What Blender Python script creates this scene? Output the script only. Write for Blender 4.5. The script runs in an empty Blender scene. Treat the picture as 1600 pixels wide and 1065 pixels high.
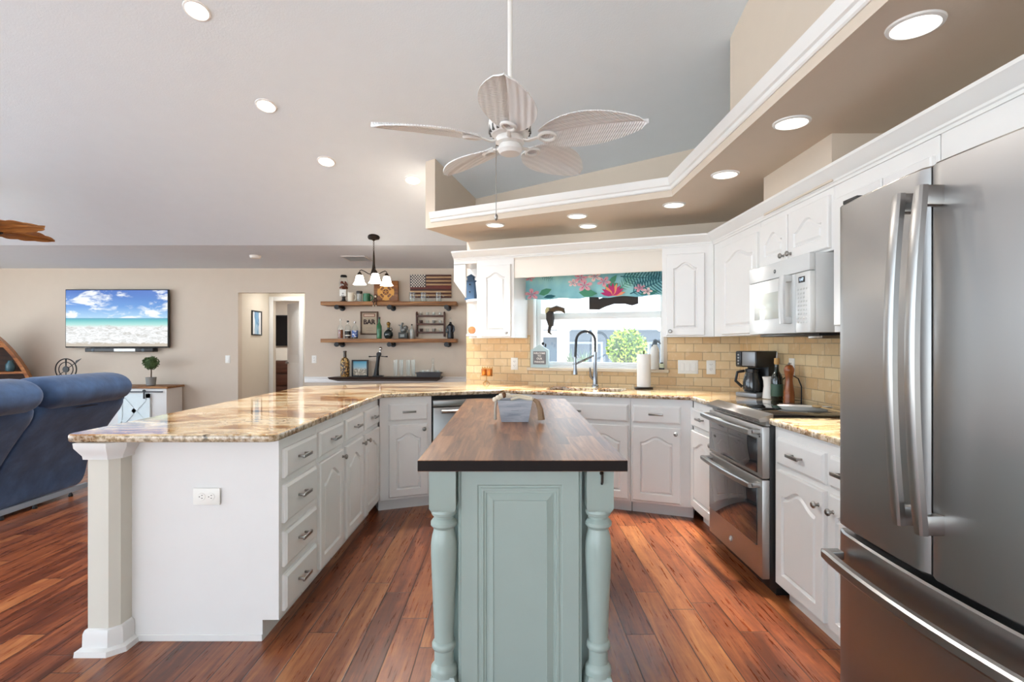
import bpy, bmesh, math, random
from mathutils import Vector, Matrix
PI = math.pi
random.seed(7)
SC = bpy.context.scene
COL = SC.collection

# ------------------------------------------------------------------ camera, world, exposure
FOC, CX, CY, EYE = 850.0, 797.0, 538.0, 1.28
cam_data = bpy.data.cameras.new('camera')
cam_data.sensor_width = 36.0
cam_data.lens = FOC / 1600.0 * 36.0
cam_data.shift_x = 3.0 / 1600.0
cam_data.shift_y = 5.5 / 1600.0
cam_data.clip_end = 200
cam = bpy.data.objects.new('camera', cam_data)
COL.objects.link(cam)
cam.location = (0, 0, EYE)
cam.rotation_euler = (PI / 2, 0, 0)
SC.camera = cam

W = bpy.data.worlds.new('daylight')
SC.world = W
W.use_nodes = True
wn = W.node_tree.nodes
bgn = wn['Background']
bgn.inputs['Color'].default_value = (0.74, 0.87, 1.0, 1)
bgn.inputs['Strength'].default_value = 3.3
sun_d = bpy.data.lights.new('sun', 'SUN')
sun_d.energy = 9.0
sun_d.angle = 0.02
sun_d.color = (1.0, 0.98, 0.95)
sun = bpy.data.objects.new('sun', sun_d)
COL.objects.link(sun)
sun.rotation_euler = (math.radians(32), 0, 0)
SC.view_settings.view_transform = 'Standard'
SC.view_settings.look = 'None'
SC.view_settings.exposure = 0.6
SC.view_settings.gamma = 1.0
SC.view_settings.use_curve_mapping = False
SC.cycles.use_denoising = True
SC.cycles.max_bounces = 10
SC.cycles.diffuse_bounces = 5
SC.cycles.glossy_bounces = 4
SC.cycles.transparent_max_bounces = 12
SC.cycles.sample_clamp_indirect = 6.0
CAN_W, CHAND_W = 3.4, 2.0

# ------------------------------------------------------------------ measuring helpers
def P(px, py, d):
    return Vector(((px - CX) * d / FOC, d, EYE - (py - CY) * d / FOC))
A22 = math.radians(22)
UR = Vector((math.cos(A22), -math.sin(A22), 0)); NR = Vector((math.sin(A22), math.cos(A22), 0))
UL = Vector((math.cos(A22), math.sin(A22), 0)); NL = Vector((-math.sin(A22), math.cos(A22), 0))
def onR(px, c):                       # s along the sink wall of the pixel column px at depth c, and its distance
    t = (px - CX) / FOC
    d = c / (NR.y + NR.x * t)
    return UR.x * t * d + UR.y * d, d
def onL(px, c):
    t = (px - CX) / FOC
    d = c / (NL.y + NL.x * t)
    return UL.x * t * d + UL.y * d, d
def zR(px, py, c):
    return EYE - (py - CY) * onR(px, c)[1] / FOC
def ceil_z(y):
    if y > 6.36: return 2.44
    if y > 0.3: return 2.44 + 0.2855 * (6.36 - y)
    return 2.44 + 0.2855 * 6.06 - 0.2855 * (0.3 - y)

# ------------------------------------------------------------------ object helpers
def tag(o, label=None, cat=None, group=None, kind=None):
    if label: o['label'] = label
    if cat: o['category'] = cat
    if group: o['group'] = group
    if kind: o['kind'] = kind
    return o
def thing(name, label, cat, loc=(0, 0, 0), rz=0.0, group=None):
    o = bpy.data.objects.new(name, None)
    o.empty_display_size = 0.05
    COL.objects.link(o)
    o.location = loc
    o.rotation_euler = (0, 0, rz)
    return tag(o, label, cat, group)
def link(name, me, parent=None, loc=None, rz=0.0):
    o = bpy.data.objects.new(name, me)
    COL.objects.link(o)
    if parent: o.parent = parent
    if loc is not None: o.location = loc
    if rz: o.rotation_euler = (0, 0, rz)
    return o
def copy_tree(o, parent=None):
    c = o.copy(); COL.objects.link(c)
    if parent: c.parent = parent
    for ch in [k for k in bpy.data.objects if k.parent == o]:
        copy_tree(ch, c)
    return c

class MB:
    def __init__(s):
        s.bm = bmesh.new(); s.L = s.bm.faces.layers.int.new('done'); s.mi = 0; s.M = Matrix.Identity(4)
    def _fin(s, verts=None):
        if verts is not None and s.M != Matrix.Identity(4):
            for v in verts: v.co = s.M @ v.co
        for f in s.bm.faces:
            if f[s.L] == 0:
                f[s.L] = 1; f.material_index = s.mi
        return s
    def mat(s, i): s.mi = i; return s
    def at(s, M): s.M = M; return s
    def box(s, x0, x1, y0, y1, z0, z1, b=0.0, seg=2):
        r = bmesh.ops.create_cube(s.bm, size=1.0)
        vs = r['verts']
        for v in vs:
            v.co = Vector((x0 + (v.co.x + .5) * (x1 - x0), y0 + (v.co.y + .5) * (y1 - y0), z0 + (v.co.z + .5) * (z1 - z0)))
            v.co = s.M @ v.co
        if b > 0:
            es = list({e for v in vs for e in v.link_edges})
            b = min(b, 0.45 * min(abs(x1 - x0), abs(y1 - y0), abs(z1 - z0)))
            bmesh.ops.bevel(s.bm, geom=es, offset=b, segments=seg, profile=0.5, affect='EDGES')
        return s._fin()
    def loops(s, rings, cap0=True, cap1=True, closed=True):
        rv = [[s.bm.verts.new(s.M @ Vector(p)) for p in ring] for ring in rings]
        for a, b in zip(rv, rv[1:]):
            n = len(a)
            for i in range(n if closed else n - 1):
                j = (i + 1) % n
                try: s.bm.faces.new((a[i], a[j], b[j], b[i]))
                except ValueError: pass
        if cap0: s.bm.faces.new(list(reversed(rv[0])))
        if cap1: s.bm.faces.new(rv[-1])
        return s._fin()
    def prism(s, pts, z0, z1):            # xy polygon between two heights (z may be lists)
        n = len(pts)
        za = z0 if isinstance(z0, (list, tuple)) else [z0] * n
        zb = z1 if isinstance(z1, (list, tuple)) else [z1] * n
        return s.loops([[(p[0], p[1], za[i]) for i, p in enumerate(pts)], [(p[0], p[1], zb[i]) for i, p in enumerate(pts)]])
    def plate(s, pts, y0, y1):            # xz polygon extruded in y
        return s.loops([[(p[0], y1, p[1]) for p in pts], [(p[0], y0, p[1]) for p in pts]])
    def lathe(s, prof, c=(0, 0, 0), seg=24, axis='z', cap=True):
        cx, cy, cz = c; rings = []
        for r, h in prof:
            ring = []
            for i in range(seg):
                a = 2 * PI * i / seg; u, v = r * math.cos(a), r * math.sin(a)
                if axis == 'z': ring.append((cx + u, cy + v, cz + h))
                elif axis == 'y': ring.append((cx + u, cy + h, cz - v))
                else: ring.append((cx + h, cy + u, cz + v))
            rings.append(ring)
        return s.loops(rings, cap and prof[0][0] > 1e-5, cap and prof[-1][0] > 1e-5)
    def tube(s, pts, r, seg=8, closed=False, flat=1.0):
        pts = [Vector(p) for p in pts]; n = len(pts)
        rs = r if isinstance(r, (list, tuple)) else [r] * n
        rings = []; up = None
        for i in range(n):
            a = pts[i - 1] if (i > 0 or closed) else pts[i]
            b = pts[(i + 1) % n] if (i < n - 1 or closed) else pts[i]
            t = (b - a).normalized()
            if up is None:
                up = Vector((0, 0, 1)) if abs(t.z) < 0.9 else Vector((1, 0, 0))
            sx = t.cross(up)
            if sx.length < 1e-4: sx = t.cross(Vector((0, 1, 0)))
            sx.normalize(); up = sx.cross(t).normalized()
            rings.append([pts[i] + (sx * math.cos(2 * PI * k / seg) + up * math.sin(2 * PI * k / seg) * flat) * rs[i] for k in range(seg)])
        if closed: rings.append(rings[0])
        return s.loops(rings, not closed, not closed)
    def ball(s, c, r, seg=16, rings=10):
        rx, ry, rz = r if isinstance(r, (tuple, list)) else (r, r, r)
        R = []
        for j in range(1, rings):
            th = PI * j / rings
            R.append([(c[0] + rx * math.sin(th) * math.cos(2 * PI * i / seg), c[1] + ry * math.sin(th) * math.sin(2 * PI * i / seg), c[2] - rz * math.cos(th)) for i in range(seg)])
        return s.loops(R)
    def sweep(s, path, prof, closed=False):   # profile (out, z) along a xy path; out = to the right of travel
        path = [Vector((p[0], p[1])) for p in path]; n = len(path); rings = []
        for i in range(n):
            if i == 0: d = (path[1] - path[0]).normalized(); nrm = Vector((d.y, -d.x)); k = 1
            elif i == n - 1: d = (path[-1] - path[-2]).normalized(); nrm = Vector((d.y, -d.x)); k = 1
            else:
                a = (path[i] - path[i - 1]).normalized(); b = (path[i + 1] - path[i]).normalized()
                na = Vector((a.y, -a.x)); nb = Vector((b.y, -b.x)); nrm = (na + nb).normalized(); k = 1 / max(0.3, nrm.dot(na))
            rings.append([(path[i].x + nrm.x * o * k, path[i].y + nrm.y * o * k, z) for o, z in prof])
        return s.loops(rings)
    def text(s, body, size, M, depth=0.001, align='CENTER', bold=0.0):
        c = bpy.data.curves.new('t', 'FONT'); c.body = body; c.size = size; c.extrude = depth; c.align_x = align; c.align_y = 'CENTER'; c.offset = bold
        c.resolution_u = 3
        o = bpy.data.objects.new('t', c); COL.objects.link(o)
        me = bpy.data.meshes.new_from_object(o.evaluated_get(bpy.context.evaluated_depsgraph_get()))
        bpy.data.objects.remove(o); bpy.data.curves.remove(c)
        n0 = len(s.bm.verts); s.bm.from_mesh(me); s.bm.verts.ensure_lookup_table()
        for v in s.bm.verts[n0:]: v.co = s.M @ (M @ v.co)
        for f in s.bm.faces:
            if all(v.index >= n0 or v.index == -1 for v in f.verts): pass
        bpy.data.meshes.remove(me)
        s.bm.faces.ensure_lookup_table()
        return s._fin()
    def mesh(s, name, mats, smooth=35):
        bmesh.ops.recalc_face_normals(s.bm, faces=s.bm.faces[:])
        me = bpy.data.meshes.new(name); s.bm.faces.layers.int.remove(s.L); s.bm.to_mesh(me); s.bm.free()
        for m in (mats if isinstance(mats, (list, tuple)) else [mats]): me.materials.append(m)
        if smooth and len(me.polygons):
            me.polygons.foreach_set('use_smooth', [True] * len(me.polygons))
            me.set_sharp_from_angle(angle=math.radians(smooth))
        return me
    def build(s, name, mats, parent=None, label=None, smooth=35, loc=None, rz=0.0):
        o = link(name, s.mesh(name, mats, smooth), parent, loc, rz)
        if label: o['label'] = label
        return o
def single(mb, name, mats, label, cat, loc=None, rz=0.0, group=None, smooth=35):
    return tag(mb.build(name, mats, None, None, smooth, loc, rz), label, cat, group)
def struct(mb, name, mats, parent=None, smooth=35, loc=None, rz=0.0):
    o = mb.build(name, mats, parent, None, smooth, loc, rz)
    if parent is None: o['kind'] = 'structure'
    return o
XZ = Matrix(((1, 0, 0, 0), (0, 0, -1, 0), (0, 1, 0, 0), (0, 0, 0, 1)))   # lays text flat art upright, facing -y
def face_at(x, y, z): return Matrix.Translation((x, y, z)) @ XZ

# ------------------------------------------------------------------ materials
def lin(c):
    if isinstance(c, str):
        c = [int(c[i:i + 2], 16) / 255 for i in (0, 2, 4)]
        c = [x / 12.92 if x <= .04045 else ((x + .055) / 1.055) ** 2.4 for x in c]
    return (c[0], c[1], c[2], 1.0)
class NT:
    def __init__(s, name):
        s.m = bpy.data.materials.new(name); s.m.use_nodes = True; s.t = s.m.node_tree; s.n = s.t.nodes; s.b = s.n['Principled BSDF']; s.out = s.n['Material Output']
    def N(s, typ, **kw):
        n = s.n.new(typ)
        for k, v in kw.items(): setattr(n, k, v)
        return n
    def L(s, a, b): s.t.links.new(a, b)
    def val(s, sock, v):
        if hasattr(v, 'is_output'): s.L(v, sock)
        else: sock.default_value = v
    def math(s, op, a, b=0.0, c=None):
        n = s.N('ShaderNodeMath', operation=op); s.val(n.inputs[0], a); s.val(n.inputs[1], b)
        if c is not None: s.val(n.inputs[2], c)
        return n.outputs[0]
    def sstep(s, x, a, b):
        n = s.N('ShaderNodeMapRange', interpolation_type='SMOOTHSTEP'); s.val(n.inputs[0], x); n.inputs[1].default_value = a; n.inputs[2].default_value = b
        return n.outputs[0]
    def mix(s, f, a, b, blend='MIX'):
        n = s.N('ShaderNodeMix', data_type='RGBA', blend_type=blend); s.val(n.inputs[0], f); s.val(n.inputs[6], lin(a) if isinstance(a, (str, tuple)) else a); s.val(n.inputs[7], lin(b) if isinstance(b, (str, tuple)) else b)
        return n.outputs[2]
    def coord(s, scale=(1, 1, 1), loc=(0, 0, 0), rot=(0, 0, 0), src='Object'):
        t = s.N('ShaderNodeTexCoord'); m = s.N('ShaderNodeMapping'); s.L(t.outputs[src], m.inputs[0])
        m.inputs['Scale'].default_value = scale; m.inputs['Location'].default_value = loc; m.inputs['Rotation'].default_value = rot
        return m.outputs[0]
    def noise(s, vec, scale=5, detail=4, rough=.5, dist=0.0, out=0):
        n = s.N('ShaderNodeTexNoise'); s.L(vec, n.inputs['Vector']); n.inputs['Scale'].default_value = scale; n.inputs['Detail'].default_value = detail; n.inputs['Roughness'].default_value = rough; n.inputs['Distortion'].default_value = dist
        return n.outputs[out]
    def ramp(s, x, stops, interp='LINEAR'):
        n = s.N('ShaderNodeValToRGB'); s.val(n.inputs[0], x); cr = n.color_ramp; cr.interpolation = interp
        while len(cr.elements) < len(stops): cr.elements.new(0.5)
        for e, (p, c) in zip(cr.elements, stops): e.position = p; e.color = lin(c)
        return n.outputs[0]
    def bump(s, h, strength=.2, dist=.01):
        n = s.N('ShaderNodeBump'); s.L(h, n.inputs['Height']); n.inputs['Strength'].default_value = strength; n.inputs['Distance'].default_value = dist
        s.L(n.outputs[0], s.b.inputs['Normal'])
    def sep(s, vec):
        n = s.N('ShaderNodeSeparateXYZ'); s.L(vec, n.inputs[0]); return n.outputs
    def comb(s, x, y, z=0.0):
        n = s.N('ShaderNodeCombineXYZ'); s.val(n.inputs[0], x); s.val(n.inputs[1], y); s.val(n.inputs[2], z); return n.outputs[0]
    def set(s, col=None, rough=None, metal=None, **kw):
        if col is not None: s.val(s.b.inputs['Base Color'], lin(col) if isinstance(col, (str, tuple)) else col)
        if rough is not None: s.val(s.b.inputs['Roughness'], rough)
        if metal is not None: s.b.inputs['Metallic'].default_value = metal
        for k, v in kw.items(): s.val(s.b.inputs[k.replace('_', ' ')], v)
        return s
def pm(name, col, rough=.5, metal=0.0, var=.04, scale=8, bump=0.0, bscale=60, **kw):
    t = NT(name); v = t.coord()
    f = t.noise(v, scale, 3)
    a = lin(col); dk = tuple(max(0, x * (1 - 2 * var)) for x in a[:3]); lt = tuple(min(1, x * (1 + 2 * var)) for x in a[:3])
    t.set(t.mix(f, dk, lt), rough, metal, **kw)
    if bump: t.bump(t.noise(v, bscale, 4), bump)
    return t.m
def glass(name, col='fbfdfd', fac=.04, rough=.02, tint=None):
    t = NT(name); tr = t.N('ShaderNodeBsdfTransparent'); tr.inputs[0].default_value = lin(col)
    gl = t.N('ShaderNodeBsdfGlossy'); gl.inputs['Roughness'].default_value = rough
    lw = t.N('ShaderNodeLayerWeight'); lw.inputs[0].default_value = .35
    mx = t.N('ShaderNodeMixShader'); t.L(t.math('ADD', t.math('MULTIPLY', lw.outputs['Facing'], .28), fac), mx.inputs[0]); t.L(tr.outputs[0], mx.inputs[1]); t.L(gl.outputs[0], mx.inputs[2])
    t.L(mx.outputs[0], t.out.inputs[0]); return t.m
def emit(name, col, strength):
    t = NT(name); t.set(col, .5); t.b.inputs['Emission Color'].default_value = lin(col); t.b.inputs['Emission Strength'].default_value = strength; return t.m
def wood(name, stops, rough=.45, sc=(2, 30, 30), bump=.1, **kw):
    t = NT(name); v = t.coord(sc); n = t.noise(v, 1.2, 6, .6, .6); t.set(t.ramp(n, stops), rough, **kw); t.bump(n, bump, .004); return t.m

WHITE = pm('white_cabinet_paint', 'e9e8e6', .32, var=.01)
WALLP = pm('beige_wall_paint', 'd3c6b6', .75, var=.012, bump=.05, bscale=120)
CEILP = pm('ceiling_paint', 'e0e9f1', .85, var=.01, bump=.12, bscale=90)
TRIMW = pm('white_trim_paint', 'e8e8e6', .4, var=.01)
HALLW = pm('hall_paint', 'ded5c6', .8, var=.01)
NICKEL = pm('brushed_nickel', '9d9a96', .3, 1.0)
CHROME = pm('polished_chrome', 'd8d8d8', .12, 1.0, var=.01)
BLACKM = pm('black_metal', '17171a', .4, .3)
BLACKP = pm('black_plastic', '16171a', .35)
BRONZE = pm('dark_bronze', '2e2620', .4, .7)
PLASTW = pm('white_plastic', 'f1f0ea', .35, var=.01)
SLOT = pm('dark_slot', '3a3733', .6)
SAGE = pm('sage_green_paint', 'a0b0aa', .28, var=.03, scale=5)
GLASS = glass('clear_glass')
PANE = glass('window_glass', 'ffffff', .03)
BULB = emit('lit_diffuser', 'fff6e8', 2.2)
SHADE = emit('lit_frosted_shade', 'fff4e4', 5)
BLUEF = None

def floor_mat():
    t = NT('plank_floor'); x, y, z = t.sep(t.coord())
    px = t.math('DIVIDE', x, .128); row = t.math('FLOOR', px)
    wn1 = t.N('ShaderNodeTexWhiteNoise', noise_dimensions='1D'); t.L(row, wn1.inputs['W'])
    py = t.math('DIVIDE', t.math('ADD', y, t.math('MULTIPLY', wn1.outputs[0], 3.7)), 1.21); colm = t.math('FLOOR', py)
    wn2 = t.N('ShaderNodeTexWhiteNoise', noise_dimensions='2D'); t.L(t.comb(row, colm), wn2.inputs['Vector'])
    r = wn2.outputs[0]
    fx = t.math('FRACT', px); fy = t.math('FRACT', py)
    ex = t.math('MINIMUM', fx, t.math('SUBTRACT', 1, fx)); ey = t.math('MULTIPLY', t.math('MINIMUM', fy, t.math('SUBTRACT', 1, fy)), 9.4)
    edge = t.sstep(t.math('MINIMUM', ex, ey), .004, .03)
    off = t.math('MULTIPLY', r, 37)
    v1 = t.comb(t.math('ADD', t.math('MULTIPLY', x, 17), off), t.math('MULTIPLY', y, 1.6), off)
    v2 = t.comb(t.math('ADD', t.math('MULTIPLY', x, 90), off), t.math('MULTIPLY', y, 5), off)
    v3 = t.comb(t.math('MULTIPLY', x, 10), t.math('MULTIPLY', y, 26), off)
    g1 = t.noise(v1, 1.0, 5, .6, .9); g2 = t.noise(v2, 1.0, 3, .6); g3 = t.noise(v3, 1.0, 2)
    g = t.math('ADD', t.math('ADD', t.math('MULTIPLY', g1, .62), t.math('MULTIPLY', g2, .30)), t.math('MULTIPLY', g3, .08))
    g = t.math('ADD', g, t.math('MULTIPLY', t.math('SUBTRACT', r, .5), .22))
    c = t.ramp(g, [(.28, '482619'), (.42, '65341f'), (.54, '8c4f30'), (.66, 'a96d42'), (.8, 'c28a56')])
    c = t.mix(edge, '2a120b', c)
    t.set(c, t.math('ADD', .2, t.math('MULTIPLY', g2, .2)))
    t.bump(t.math('ADD', t.math('MULTIPLY', edge, .8), t.math('MULTIPLY', g1, .35)), .25, .004)
    return t.m
FLOORM = floor_mat()

def granite():
    t = NT('golden_granite'); v = t.coord()
    w = t.N('ShaderNodeVectorMath', operation='ADD'); t.L(v, w.inputs[0])
    sc = t.N('ShaderNodeVectorMath', operation='SCALE'); t.L(t.noise(v, 1.7, 3, .5, 0, 1), sc.inputs[0]); sc.inputs['Scale'].default_value = .55
    t.L(sc.outputs[0], w.inputs[1]); d = w.outputs[0]
    m = t.N('ShaderNodeMapping'); t.L(d, m.inputs[0]); m.inputs['Rotation'].default_value = (0, 0, math.radians(-28)); m.inputs['Scale'].default_value = (1.3, 4.6, 3)
    n1 = t.noise(m.outputs[0], 1.25, 6, .62, .5)
    base = t.ramp(n1, [(.3, '3a2a20'), (.37, '7d4f24'), (.43, 'b07a3c'), (.49, 'd6b88a'), (.58, 'e2cfae'), (.64, 'b08a5c'), (.70, 'd2bf9f'), (.78, '5f4b3a')])
    n2 = t.noise(v, 34, 3, .6); n3 = t.noise(v, 5.5, 3, .6, .5)
    sp = t.math('MULTIPLY', t.sstep(n2, .56, .63), t.sstep(n3, .5, .64))
    c = t.mix(t.math('MULTIPLY', sp, .9), base, '231a17')
    n4 = t.noise(v, 70, 2, .5)
    c = t.mix(t.math('MULTIPLY', t.sstep(n4, .6, .7), .45), c, 'efe8da')
    geo = t.N('ShaderNodeNewGeometry'); nz = t.sep(geo.outputs['Normal'])[2]
    side = t.math('SUBTRACT', 1, t.sstep(nz, .3, .8))
    rough_edge = t.ramp(t.noise(v, 42, 3, .65), [(.36, '1f1816'), (.44, '7d6a55'), (.52, 'b9ab98'), (.66, 'd9d2c6')])
    c = t.mix(t.math('MULTIPLY', side, .65), c, rough_edge)
    t.set(c, .07, Coat_Weight=.3); return t.m
GRANITE = granite()

def tiles():
    t = NT('travertine_tile'); x, y, z = t.sep(t.coord()); v = t.coord()
    br = t.N('ShaderNodeTexBrick'); t.L(t.comb(x, z), br.inputs['Vector'])
    br.inputs['Scale'].default_value = 1; br.inputs['Brick Width'].default_value = .142; br.inputs['Row Height'].default_value = .0715; br.inputs['Mortar Size'].default_value = .0032; br.inputs['Mortar Smooth'].default_value = .3
    br.inputs['Color1'].default_value = lin('e3c99c'); br.inputs['Color2'].default_value = lin('cfa876'); br.inputs['Mortar'].default_value = lin('b59b78'); br.inputs['Bias'].default_value = -.15
    n = t.noise(v, 22, 5, .65)
    c = t.mix(t.math('MULTIPLY', t.sstep(n, .5, .75), .35), br.outputs[0], 'efe0c2')
    t.set(c, .5); t.bump(t.math('ADD', t.math('MULTIPLY', n, .25), t.math('SUBTRACT', 1, br.outputs[1])), .5, .004); return t.m
TILE = tiles()

def steel(name, base='b9b7b4', rough=.24):
    t = NT(name); v = t.coord((3, 3, 260)); n = t.noise(v, 1.0, 2)
    t.set(base, t.math('ADD', rough - .01, t.math('MULTIPLY', n, .02)), 1.0, Anisotropic=.7)
    tg = t.N('ShaderNodeTangent', direction_type='RADIAL', axis='Z'); t.L(tg.outputs[0], t.b.inputs['Tangent'])
    return t.m
STEEL = steel('brushed_stainless', 'a3a19f', .33)
STEELO = steel('oven_stainless', 'c2c0bd', .42)
STEELD = steel('satin_stainless', 'a9a7a4', .3)
DARKGL = pm('black_glass', '0b0b0d', .04, var=.01, Coat_Weight=.5)
OVENGL = pm('oven_window_glass', '2b2b2e', .05, var=.02, Coat_Weight=.5)
SHELFW = wood('shelf_oak', [(.3, '5d3a1f'), (.5, '8f5f34'), (.7, 'b58550')], .5)
def walnut():
    t = NT('walnut_butcher_block'); x, y, z = t.sep(t.coord())
    row = t.math('FLOOR', t.math('DIVIDE', x, .056)); w1 = t.N('ShaderNodeTexWhiteNoise', noise_dimensions='1D'); t.L(row, w1.inputs['W'])
    cl = t.math('FLOOR', t.math('DIVIDE', t.math('ADD', y, t.math('MULTIPLY', w1.outputs[0], 3)), .55)); w2 = t.N('ShaderNodeTexWhiteNoise', noise_dimensions='2D'); t.L(t.comb(row, cl), w2.inputs['Vector'])
    o = t.math('MULTIPLY', w2.outputs[0], 31)
    g = t.noise(t.comb(t.math('ADD', t.math('MULTIPLY', x, 42), o), t.math('MULTIPLY', y, 3.2), o), 1, 5, .6, .6)
    g = t.math('ADD', t.math('MULTIPLY', g, .8), t.math('MULTIPLY', w2.outputs[0], .24))
    t.set(t.ramp(g, [(.3, '4c2d20'), (.48, '71482f'), (.62, '92633f'), (.8, 'aa7a54')]), .36); t.bump(g, .05, .003); return t.m
WALNUT = walnut()
WALEDGE = pm('dark_walnut_edge', '1d1716', .7, Specular_IOR_Level=.25)
# ------------------------------------------------------------------ the setting
CT, CTH = 0.91, 0.033
CW = 4.86                                  # window wall, distance along its normal
XW = 1.90                                  # right wall
XL = -0.43                                 # left end of the window wall
YF = 8.29                                  # far wall
def pR(s, c): return UR * s + NR * c
def pL(s, c): return UL * s + NL * c
WL = Vector((XL, (CW - NR.x * XL) / NR.y, 0))          # window wall, left end
WRC = Vector((XW, (CW - NR.x * XW) / NR.y, 0))         # corner with the right wall
S0, S1 = UR.dot(WL), UR.dot(WRC)

b = MB(); b.prism([(-9.2, -5), (2.05, -5), (2.05, 4.55), (-0.31, 5.5), (-0.31, 8.4), (-2, 8.4), (-2, 13), (-8, 13), (-8, 8.4), (-9.2, 8.4)], -.06, 0)
struct(b, 'floor', FLOORM, smooth=0)

b = MB(); b.prism([(-9.2, -5), (2.02, -5), (2.02, 4.5), (-0.31, 5.46), (-0.31, 8.41), (-9.2, 8.41)], 0, .1)
for yy in (6.36, .3):
    g = b.bm.verts[:] + b.bm.edges[:] + b.bm.faces[:]
    bmesh.ops.bisect_plane(b.bm, geom=g, plane_co=(0, yy, 0), plane_no=(0, 1, 0))
for v in b.bm.verts: v.co.z += ceil_z(v.co.y)
struct(b, 'ceiling', CEILP, smooth=0)

DX0, DX1, DZ = -4.145, -3.13, 2.07
b = MB()
for x0, x1, z0 in ((-9.1, DX0, 0), (DX0, DX1, DZ), (DX1, XL + .02, 0)): b.box(x0, x1, YF, YF + .12, z0, 2.44)
bmesh.ops.remove_doubles(b.bm, verts=b.bm.verts, dist=1e-5)
struct(b, 'wall_far', WALLP, smooth=0)
b = MB()
for y0, y1, z0, z1 in ((-5, -4.6, 0, 4.1), (-4.6, 6.5, 2.36, 3.4), (6.5, 8.41, 0, 2.44)):
    b.loops([[(-9.2, y0, z0), (-9.2, y1, z0), (-9.2, y1, min(z1, ceil_z(y1)) if z1 < 4 else ceil_z(y1)), (-9.2, y0, min(z1, ceil_z(y0)))],
             [(-9.1, y0, z0), (-9.1, y1, z0), (-9.1, y1, min(z1, ceil_z(y1)) if z1 < 4 else ceil_z(y1)), (-9.1, y0, min(z1, ceil_z(y0)))]])
struct(b, 'wall_left', WALLP, smooth=0)
b = MB(); ys = [-5, .3, WRC.y + .02]
b.loops([[(x, ys[0], 0), (x, ys[2], 0), (x, ys[2], ceil_z(ys[2])), (x, ys[1], ceil_z(ys[1])), (x, ys[0], ceil_z(ys[0]))] for x in (XW, XW + .12)])
struct(b, 'wall_right', WALLP, smooth=0)
b = MB()
for x0, x1, z0 in ((-9.1, -7.4, 0), (-7.4, 1.2, 2.4), (1.2, XW, 0)): b.box(x0, x1, -5.1, -5, z0, 2.6)
struct(b, 'wall_rear', WALLP, smooth=0)
b = MB(); b.loops([[(x, WL.y + .06, 0), (x, 8.29, 0), (x, 8.29, 2.44), (x, 6.36, 2.44), (x, WL.y + .06, ceil_z(WL.y + .06))] for x in (XL, XL + .12)])
struct(b, 'wall_side', WALLP, smooth=0)

# window wall with its opening
WS0, WS1, WZ0, WZ1 = onR(833, CW)[0], onR(1037, CW)[0], 1.066, 2.0
b = MB()
def wblock(s0, s1, z0, z1=None):
    a, c_, d_, e_ = pR(s0, CW), pR(s1, CW), pR(s1, CW + .14), pR(s0, CW + .14)
    pts = [(p.x, p.y) for p in (a, c_, d_, e_)]
    b.prism(pts, z0, z1 if z1 else [ceil_z(p[1]) for p in pts])
wblock(S0, WS0, 0); wblock(WS1, S1 + .05, 0); wblock(WS0, WS1, 0, WZ0); wblock(WS0, WS1, WZ1)
struct(b, 'wall_window', WALLP, smooth=0)

# sloped-ceiling recess over the cabinets: stub wall, bulkhead, soffit ledge with its white moulding, duct chase
SO = [Vector((-.744, 4.79)), Vector((1.117, 3.753)), Vector((1.13, -2.0))]
SOZ0, SOZ1 = 2.30, 2.40
b = MB(); b.prism([SO[0], SO[1], SO[2], (XW - .002, -2.0), (XW - .002, WRC.y), (WL.x, WL.y)], SOZ0, SOZ1)
struct(b, 'ceiling_soffit', WALLP, smooth=0)
b = MB(); b.sweep([SO[0] + (SO[1] - SO[0]) * .03, SO[1], SO[2]], [(0, 2.345), (.006, 2.345), (.012, 2.352), (.012, 2.372), (.022, 2.378), (.03, 2.40), (.034, 2.43), (0, 2.43), (-.03, 2.43), (-.03, 2.40), (0, 2.40)])
struct(b, 'trim_1', TRIMW)
e = (Vector((WL.x, WL.y)) - SO[0]).normalized(); sd = Vector((e.y, -e.x)) * .1
pts = [SO[0], SO[0] + sd, Vector((WL.x, WL.y)) + sd, Vector((WL.x, WL.y))]
b = MB(); b.prism(pts, SOZ1, [ceil_z(p.y) for p in pts]); struct(b, 'wall_wing', WALLP, smooth=0)
b = MB()
b.loops([[(x, -2, SOZ1), (x, 3.51, SOZ1), (x, 3.51, ceil_z(3.51)), (x, .3, ceil_z(.3)), (x, -2, ceil_z(-2))] for x in (1.42, 1.90)])
struct(b, 'wall_bulkhead', WALLP, smooth=0)
b = MB(); b.box(1.555, 1.9, 2.63, 3.335, 2.07, SOZ0); struct(b, 'wall_chase', WALLP, smooth=0)

# tile backsplash, two runs; local x runs along each wall
b = MB(); b.box(S0, WS0 - .03, -.012, 0, CT, 1.37); b.box(WS1 + .03, S1, -.012, 0, CT, 1.37); b.box(WS0 - .03, WS1 + .03, -.012, 0, CT, WZ0 - .03)
o = struct(b, 'backsplash_window', TILE, smooth=0, rz=-A22); o.location = NR * CW
b = MB(); b.box(-WRC.y, -1.85, -.012, 0, CT, 1.37)
o = struct(b, 'backsplash_right', TILE, smooth=0, rz=-PI / 2); o.location = (XW, 0, 0)

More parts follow.
